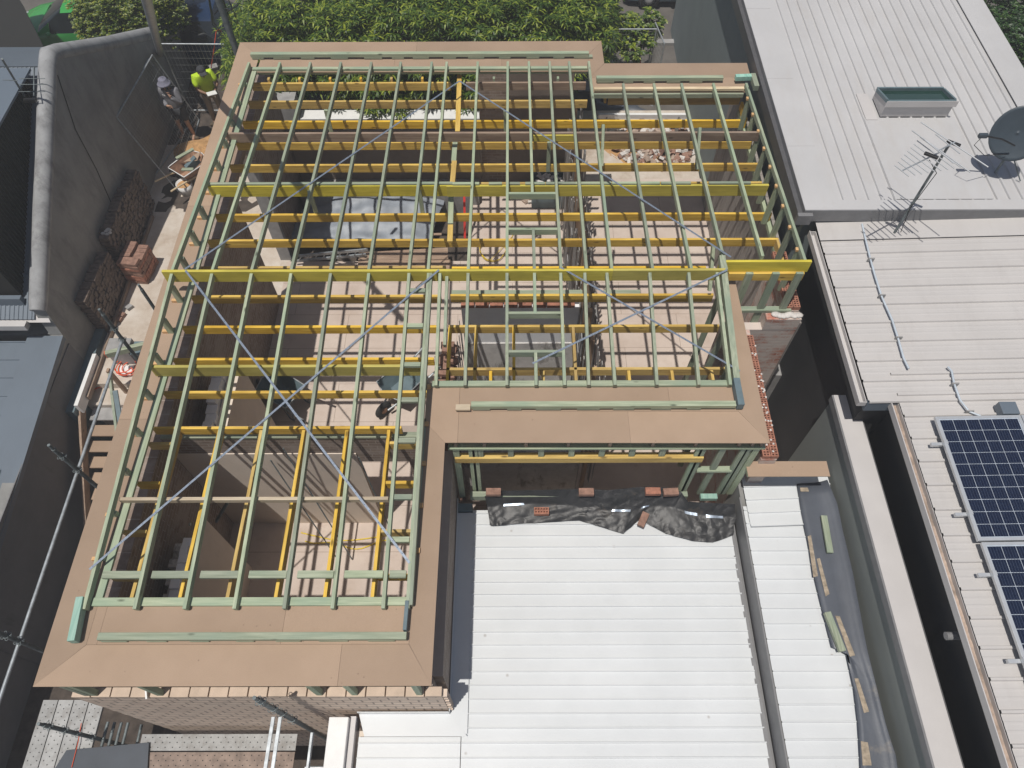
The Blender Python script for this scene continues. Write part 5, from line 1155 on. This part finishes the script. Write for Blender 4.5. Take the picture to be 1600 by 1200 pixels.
def person(name, loc, rz, label, P):
    G = root(name, loc, label, 'person', None, rz); J = P['J']
    # continuous body
    names = ['pelvis', 'waist', 'chest', 'neck', 'jaw', 'head', 'crown', 'shL', 'elL', 'wrL', 'shR', 'elR', 'wrR', 'hipL', 'knL', 'anL', 'toL', 'hipR', 'knR', 'anR', 'toR']
    rad = dict(pelvis=(.14, .10), waist=(.13, .095), chest=(.155, .11), neck=.055, jaw=(.062, .075), head=(.082, .095), crown=(.06, .07), shL=.06, elL=.042, wrL=.027, shR=.06, elR=.042, wrR=.027, hipL=.088, knL=.058, anL=.04, toL=(.045, .03), hipR=.088, knR=.058, anR=.04, toR=(.045, .03))
    nodes = [(J[n], rad[n]) for n in names]; ix = {n: i for i, n in enumerate(names)}
    E = [('pelvis', 'waist'), ('waist', 'chest'), ('chest', 'neck'), ('neck', 'jaw'), ('jaw', 'head'), ('head', 'crown'), ('chest', 'shL'), ('shL', 'elL'), ('elL', 'wrL'), ('chest', 'shR'), ('shR', 'elR'), ('elR', 'wrR'), ('pelvis', 'hipL'), ('hipL', 'knL'), ('knL', 'anL'), ('anL', 'toL'), ('pelvis', 'hipR'), ('hipR', 'knR'), ('knR', 'anR'), ('anR', 'toR')]
    edges = [(ix[a], ix[b]) for a, b in E]
    for s in 'LR': w = Vector(J['wr'+s]); hand_nodes(w, P['hand'+s][0], P['hand'+s][1], nodes, edges, ix['wr'+s], P['hand'+s][2])
    h = Vector(J['head']); f = Vector(P['face']).normalized(); nodes += [(tuple(h+f*.085-Vector((0, 0, .01))), .014), (tuple(h+f*.10-Vector((0, 0, .03))), .012)]; i = len(nodes)-2; edges += [(ix['head'], i), (i, i+1)]
    skinned('body', nodes, edges, P['skin'], G)
    sd = f.cross(Vector((0, 0, 1))).normalized()
    for s in (-1, 1):
        MB().sphere(h+f*.078+sd*.032*s+Vector((0, 0, .012)), .011, 8, 6).build('eye', 'whitep', G, local=True); MB().sphere(h+sd*.088*s-Vector((0, 0, .01)), (.012, .02, .03), 8, 6).build('ear', P['skin'], G, local=True)
    MB().sphere(h+f*.083-Vector((0, 0, .052)), (.022, .022, .007), 8, 5).build('mouth', 'brick_red', G, local=True)
    # clothing
    top = [('waist2', J['waist']), ('chest', J['chest']), ('neck', J['neck']), ('shL', J['shL']), ('elL', J['elL']), ('wrL', J['wrL']), ('shR', J['shR']), ('elR', J['elR']), ('wrR', J['wrR']), ('hem', tuple(Vector(J['pelvis'])-Vector((0, 0, .10))))]
    ti = {n: k for k, (n, _) in enumerate(top)}; cr = dict(waist2=(.19, .145), chest=(.205, .15), neck=.08, shL=.095, elL=.072, wrL=.052, shR=.095, elR=.072, wrR=.052, hem=(.20, .15)); pos = dict(top)
    if P['sleeve'] == 'short':
        for s in 'LR': pos['el'+s] = tuple(Vector(J['sh'+s]).lerp(Vector(J['el'+s]), .8)); cr['el'+s] = .088
        keep = ['waist2', 'chest', 'neck', 'shL', 'elL', 'shR', 'elR', 'hem']
    else: keep = [n for n, _ in top]
    pos['neck'] = tuple(Vector(J['chest']).lerp(Vector(J['neck']), .8))
    ni = {n: k for k, n in enumerate(keep)}; ee = [('hem', 'waist2'), ('waist2', 'chest'), ('chest', 'neck'), ('chest', 'shL'), ('shL', 'elL'), ('elL', 'wrL'), ('chest', 'shR'), ('shR', 'elR'), ('elR', 'wrR')]
    skinned('shirt', [(pos[n], cr[n]) for n in keep], [(ni[a], ni[b]) for a, b in ee if a in ni and b in ni], P['top'], G, rootn=1)
    lo = P['leg_t']; tn = [('pelvis', J['pelvis'], (.165, .125))]
    ed = []
    for s in 'LR':
        e = tuple(Vector(J['kn'+s]).lerp(Vector(J['an'+s]), .85)) if lo == 'long' else tuple(Vector(J['hip'+s]).lerp(Vector(J['kn'+s]), .85)); b = len(tn)
        tn += [('h', J['hip'+s], .108)]; ed.append((0, b))
        if lo == 'long': tn += [('k', J['kn'+s], .078), ('a', e, .062)]; ed += [(b, b+1), (b+1, b+2)]
        else: tn += [('k', e, .105)]; ed += [(b, b+1)]
    skinned('trousers' if lo == 'long' else 'shorts', [(p, r_) for _, p, r_ in tn], ed, P['bot'], G)
    for s in 'LR':
        a = Vector(J['an'+s]); t = Vector(J['to'+s]); d = (t-a); d.z = 0; d.normalize(); q = a+d*.06; MB().sphere((0, 0, 0), (.14, .055, .05), 12, 8).build('boot', 'boot', G, local=True).location = (q.x, q.y, .05)
    return G, h, f, sd
# man in grey: left hand to face with phone, right forearm across the belly; faces the camera and right
JA = dict(pelvis=(0, 0, .93), waist=(0, .0, 1.08), chest=(0, .03, 1.30), neck=(0, .05, 1.46), jaw=(0, .08, 1.53), head=(0, .09, 1.60), crown=(0, .08, 1.67),
          shL=(-.19, .03, 1.40), elL=(-.25, .12, 1.12), wrL=(-.12, .24, 1.36), shR=(.19, .03, 1.40), elR=(.27, .06, 1.12), wrR=(.06, .24, 1.10),
          hipL=(-.095, 0, .88), knL=(-.12, .05, .48), anL=(-.13, 0, .09), toL=(-.15, .16, .04), hipR=(.095, 0, .88), knR=(.14, .05, .48), anR=(.16, 0, .09), toR=(.2, .15, .04))
ga_ = at(298, 214, 0)
G1, h, f, sd = person('person', (ga_.x, ga_.y, 0), math.pi-.15, 'man in grey hoodie, dark shorts and lilac bucket hat with a phone at his face', dict(J=JA, handL=((.15, -.15, 1), (1, 0, 0), .7), handR=((-1, .1, 0), (0, 0, 1), .4), face=(0, 1, -.1), skin='skin', sleeve='long', top='hood', bot='dshort', leg_t='short'))
MB().lathe(h+Vector((0, -.01, .02)), [(.165, -.015), (.15, .01), (.108, .045), (.1, .10), (.085, .125), (0, .135)], 24).build('bucket_hat', 'bhat', G1, local=True, solid=.004)
MB().bar(h+Vector((-.085, .07, -.1)), h+Vector((-.075, .1, .03)), .07, .012, up=(1, 0, 0)).build('phone', 'black', G1, local=True)
MB().bar((.05, .158, 1.33), (.13, .15, 1.34), .003, .025, up=(0, 0, 1)).build('chest_print', 'whitep', G1, local=True)
G1.scale = (1.07, 1.07, 1.07)
# worker in the yellow shirt looking down at a tablet
JB = dict(pelvis=(0, 0, .92), waist=(0, .02, 1.08), chest=(0, .07, 1.29), neck=(0, .13, 1.43), jaw=(0, .19, 1.47), head=(0, .2, 1.53), crown=(0, .19, 1.60),
          shL=(-.19, .07, 1.38), elL=(-.24, .16, 1.10), wrL=(-.10, .37, 1.08), shR=(.19, .07, 1.38), elR=(.24, .16, 1.10), wrR=(.10, .37, 1.08),
          hipL=(-.1, 0, .87), knL=(-.12, .04, .48), anL=(-.13, 0, .09), toL=(-.15, .16, .04), hipR=(.1, 0, .87), knR=(.12, .05, .48), anR=(.14, 0, .09), toR=(.17, .16, .04))
gb_ = at(336, 190, 0)
G2, h, f, sd = person('person', (gb_.x+.16, gb_.y, 0), math.pi+.55, 'worker in bright yellow shirt, dark cap and khaki trousers looking down at a tablet', dict(J=JB, handL=((.5, .8, 0), (.5, -.5, 0), .6), handR=((-.5, .8, 0), (.5, .5, 0), .6), face=(0, .8, -.6), skin='skin_d', sleeve='short', top='hivis', bot='khaki', leg_t='long'))
MB().lathe(h+Vector((0, -.01, .015)), [(.104, 0), (.104, .05), (.075, .095), (0, .11)], 20).build('cap', 'dshort', G2, local=True)
MB().bar(h+Vector((0, .08, .03)), h+Vector((0, .18, .0)), .15, .01).build('cap_peak', 'dshort', G2, local=True)
G2.scale = (1.1, 1.1, 1.1)
t = MB().bar((-.11, .46, 1.10), (.11, .46, 1.12), .15, .012).build('tablet', 'whitep', G2, local=True)
# ================= TREES AND PLANTS =================
def leaf_cloud(name, clumps, mat, parent, n, L=.16, W=.035, droop=.6, per=7, label=None):
    """leaf-sized faces in small whorls spread through and over irregular clumps (centre, radii)"""
    rng = np.random.default_rng(len(name)*7+n); vol = np.array([c[1][0]*c[1][1] for c in clumps]); pick = rng.choice(len(clumps), n, p=vol/vol.sum())
    V = []; Fc = []
    cen = np.array([c[0] for c in clumps])[pick]; rad = np.array([c[1] for c in clumps])[pick]
    d = rng.normal(size=(n, 3)); d[:, 2] = np.abs(d[:, 2])*1.1-.35; d /= np.linalg.norm(d, axis=1)[:, None]
    rr = rng.uniform(.62, 1.06, n)[:, None]**.8; bumps = 1+.13*np.sin(d[:, :1]*9+pick[:, None]*2)+.12*np.sin(d[:, 1:2]*11+pick[:, None]); P = cen+d*rad*rr*bumps
    for k in range(n):
        a0 = rng.uniform(0, 6.28); out = d[k]
        for j in range(per):
            a = a0+j*2*np.pi/per+rng.uniform(-.3, .3); h = np.array([math.cos(a), math.sin(a), 0.]); dr = droop*rng.uniform(.5, 1.3)
            t = h+out*.5; t[2] -= dr*.35; t /= np.linalg.norm(t); l = L*rng.uniform(.7, 1.25); w_ = W*rng.uniform(.8, 1.2)
            s = np.cross(t, [0, 0, 1.]); s /= (np.linalg.norm(s)+1e-6); b = P[k]+t*.01; m_ = b+t*l*.5+np.array([0, 0, .01]); e = b+t*l+np.array([0, 0, -dr*l*.4]); i = len(V)
            V += [b, m_-s*w_, e, m_+s*w_]; Fc.append((i, i+1, i+2, i+3))
    me = bpy.data.meshes.new(name); me.from_pydata([tuple(v) for v in V], [], Fc); me.materials.append(M[mat]); me.update(); o = bpy.data.objects.new(name, me); C.objects.link(o); o.parent = parent
    p = parent; o.location = -Vector(parent.location)
    if label: o['label'] = label
    return o
def tree(name, base, label, clumps, mat, n, L=.16, W=.03, per=7, droop=.6, tr=.12, cat='tree', group=None):
    T = root(name, base, label, cat, group); b = Vector(base); cc = sum((Vector(c[0]) for c in clumps), Vector())/len(clumps)
    m = MB(); mid = Vector((b.x*.6+cc.x*.4, b.y*.6+cc.y*.4, b.z+(cc.z-b.z)*.55)); m.tube([b, b.lerp(mid, .5)+Vector((.05, .03, 0)), mid], [tr, tr*.8, tr*.65], 8)
    for c, r_ in clumps:
        q = Vector(c); m.tube([mid, mid.lerp(q, .5)+Vector((random.uniform(-.1, .1), random.uniform(-.1, .1), .1)), q+Vector((0, 0, r_[2]*.2))], [tr*.5, tr*.3, tr*.12], 6)
    m.build('trunk', 'bark', T); leaf_cloud('crown', clumps, mat, T, n, L, W, droop, per); return T
G_ = 'trees between the house and the street'
tree('mango_tree', (-4.6, 16.6, 0), 'leafy mango tree above the left end of the top eave, nearest the blue car', [((-5.9, 16.0, 2.2), (1.0, 1.1, 1.2)), ((-5.0, 16.6, 2.8), (1.3, 1.4, 1.2)), ((-4.0, 15.9, 2.5), (1.1, 1.1, 1.3)), ((-5.2, 18.0, 2.5), (1.5, 1.4, 1.2)), ((-6.5, 17.4, 1.9), (.9, 1.1, 1.0))], 'leaf_m', 3600, .19, .022, group=G_)
tree('mango_tree', (-1.8, 16.8, 0), 'widest mango tree, lighter fresh leaves above the middle of the top eave', [((-3.0, 16.3, 2.9), (1.2, 1.2, 1.2)), ((-1.9, 16.0, 3.0), (1.3, 1.2, 1.2)), ((-.9, 16.6, 2.8), (1.2, 1.3, 1.2)), ((-2.4, 17.9, 2.9), (1.7, 1.4, 1.2)), ((-.5, 15.6, 2.2), (.9, .8, 1.1)), ((-3.1, 15.4, 2.1), (.9, .7, 1.0))], 'leaf_m', 4200, .2, .022, group=G_)
tree('mango_tree', (1.0, 17.2, 0), 'mango tree at the right end of the row, above the step in the top eave', [((.4, 16.6, 2.8), (1.1, 1.2, 1.2)), ((1.4, 16.6, 2.6), (1.1, 1.2, 1.2)), ((1.7, 17.4, 2.2), (.8, 1.0, 1.2)), ((.7, 18.0, 2.8), (1.5, 1.3, 1.2)), ((2.0, 18.6, 2.1), (.8, .9, 1.0))], 'leaf_m', 3600, .2, .022, group=G_)
tree('young_tree', (3.45, 18.0, 0), 'small broad-leaved tree over the dark groundsheet beside the driveway gate', [((3.3, 18.3, 1.4), (.45, .45, .5)), ((3.7, 18.7, 1.6), (.4, .4, .4)), ((3.0, 18.7, 1.5), (.4, .5, .5))], 'leaf_m', 260, .13, .04, group=G_)
tree('street_bush', (-10.4, 18.8, 0), 'loose yellow-green bush beside the green car, top left', [((-10.9, 18.6, 1.8), (.7, .8, .9)), ((-10.3, 18.4, 1.8), (.9, .8, 1.0)), ((-9.5, 18.9, 1.9), (.7, .8, .9)), ((-10.7, 19.5, 2.2), (.9, .9, 1.0)), ((-9.9, 19.8, 2.1), (1.0, 1.0, 1.0))], 'leaf_y', 7600, .085, .024, 6, .3, group=G_)
tree('dark_tree', (11.3, 15.2, 0), 'dark green tree beyond the right side of the pale roof, top right corner', [((11.3, 15.0, 3.0), (1.1, 1.2, 1.2)), ((11.6, 16.8, 3.2), (1.3, 1.3, 1.2)), ((11.4, 13.6, 2.2), (.9, 1.0, 1.0)), ((12.4, 15.6, 3.0), (1.4, 1.5, 1.2)), ((11.0, 18.4, 3.2), (1.3, 1.3, 1.3))], 'leaf_d', 6000, .09, .028, 6, .4, group=G_)
tree('garden_shrub', (5.2, 19.6, 0), 'small dark clipped shrub against the grey-green wall at the driveway', [((5.2, 19.6, .35), (.28, .4, .4))], 'leaf_d', 500, .05, .02, 5, .3, .03, cat='shrub')
# garden plants seen through the frame behind the facade
for i, (x, y, h, lb) in enumerate(((-3.9, 15.4, 1.3, 'spiky garden plant behind the white sill, left one seen between the joists'), (-2.9, 15.5, 1.4, 'leafy garden plant behind the white sill, middle one by the brick pile'), (-1.7, 15.4, 1.3, 'leafy garden plant behind the white sill, right one near the strongback'))):
    tree('garden_plant', (x, y, 0), lb, [((x, y, h), (.55, .5, .5)), ((x+.4, y+.4, h*.8), (.5, .5, .45))], 'leaf_m', 420, .2, .022, 6, .5, .03, cat='plant', group='plants in the front garden')
S = stack(-3.3, 15.0, 2, 3, 22, 'small red brick pile in the front garden seen through the frame', ['brick_red', 'brick_tan'], .02, .2)
one('grass', MB().grid(lambda u, v: Vector((-9+12*u, 13.5+6.7*v, -.015+.03*random.random())), 60, 34), 'leaf_floor' if 0 else 'soil', 'patchy bare garden soil and leaf litter under the mango trees', 'soil', kind='stuff')

# ================= ADDED HAZE =================
hz = one('added_haze', MB().box(-60, 60, -30, 70, -3.2, 14.2), 'soil', None, None, kind='stuff')  # even volume added to lift the shadows, in place of lens glare
hm = bpy.data.materials.new('added_haze'); hm.use_nodes = True; ht = hm.node_tree; ht.nodes.clear()
ho = ht.nodes.new('ShaderNodeOutputMaterial'); hv = ht.nodes.new('ShaderNodeVolumePrincipled'); ht.links.new(hv.outputs[0], ho.inputs['Volume'])
hv.inputs['Color'].default_value = (.92, .94, .97, 1); hv.inputs['Density'].default_value = .0036; hv.inputs['Anisotropy'].default_value = .0
hz.data.materials.clear(); hz.data.materials.append(hm)
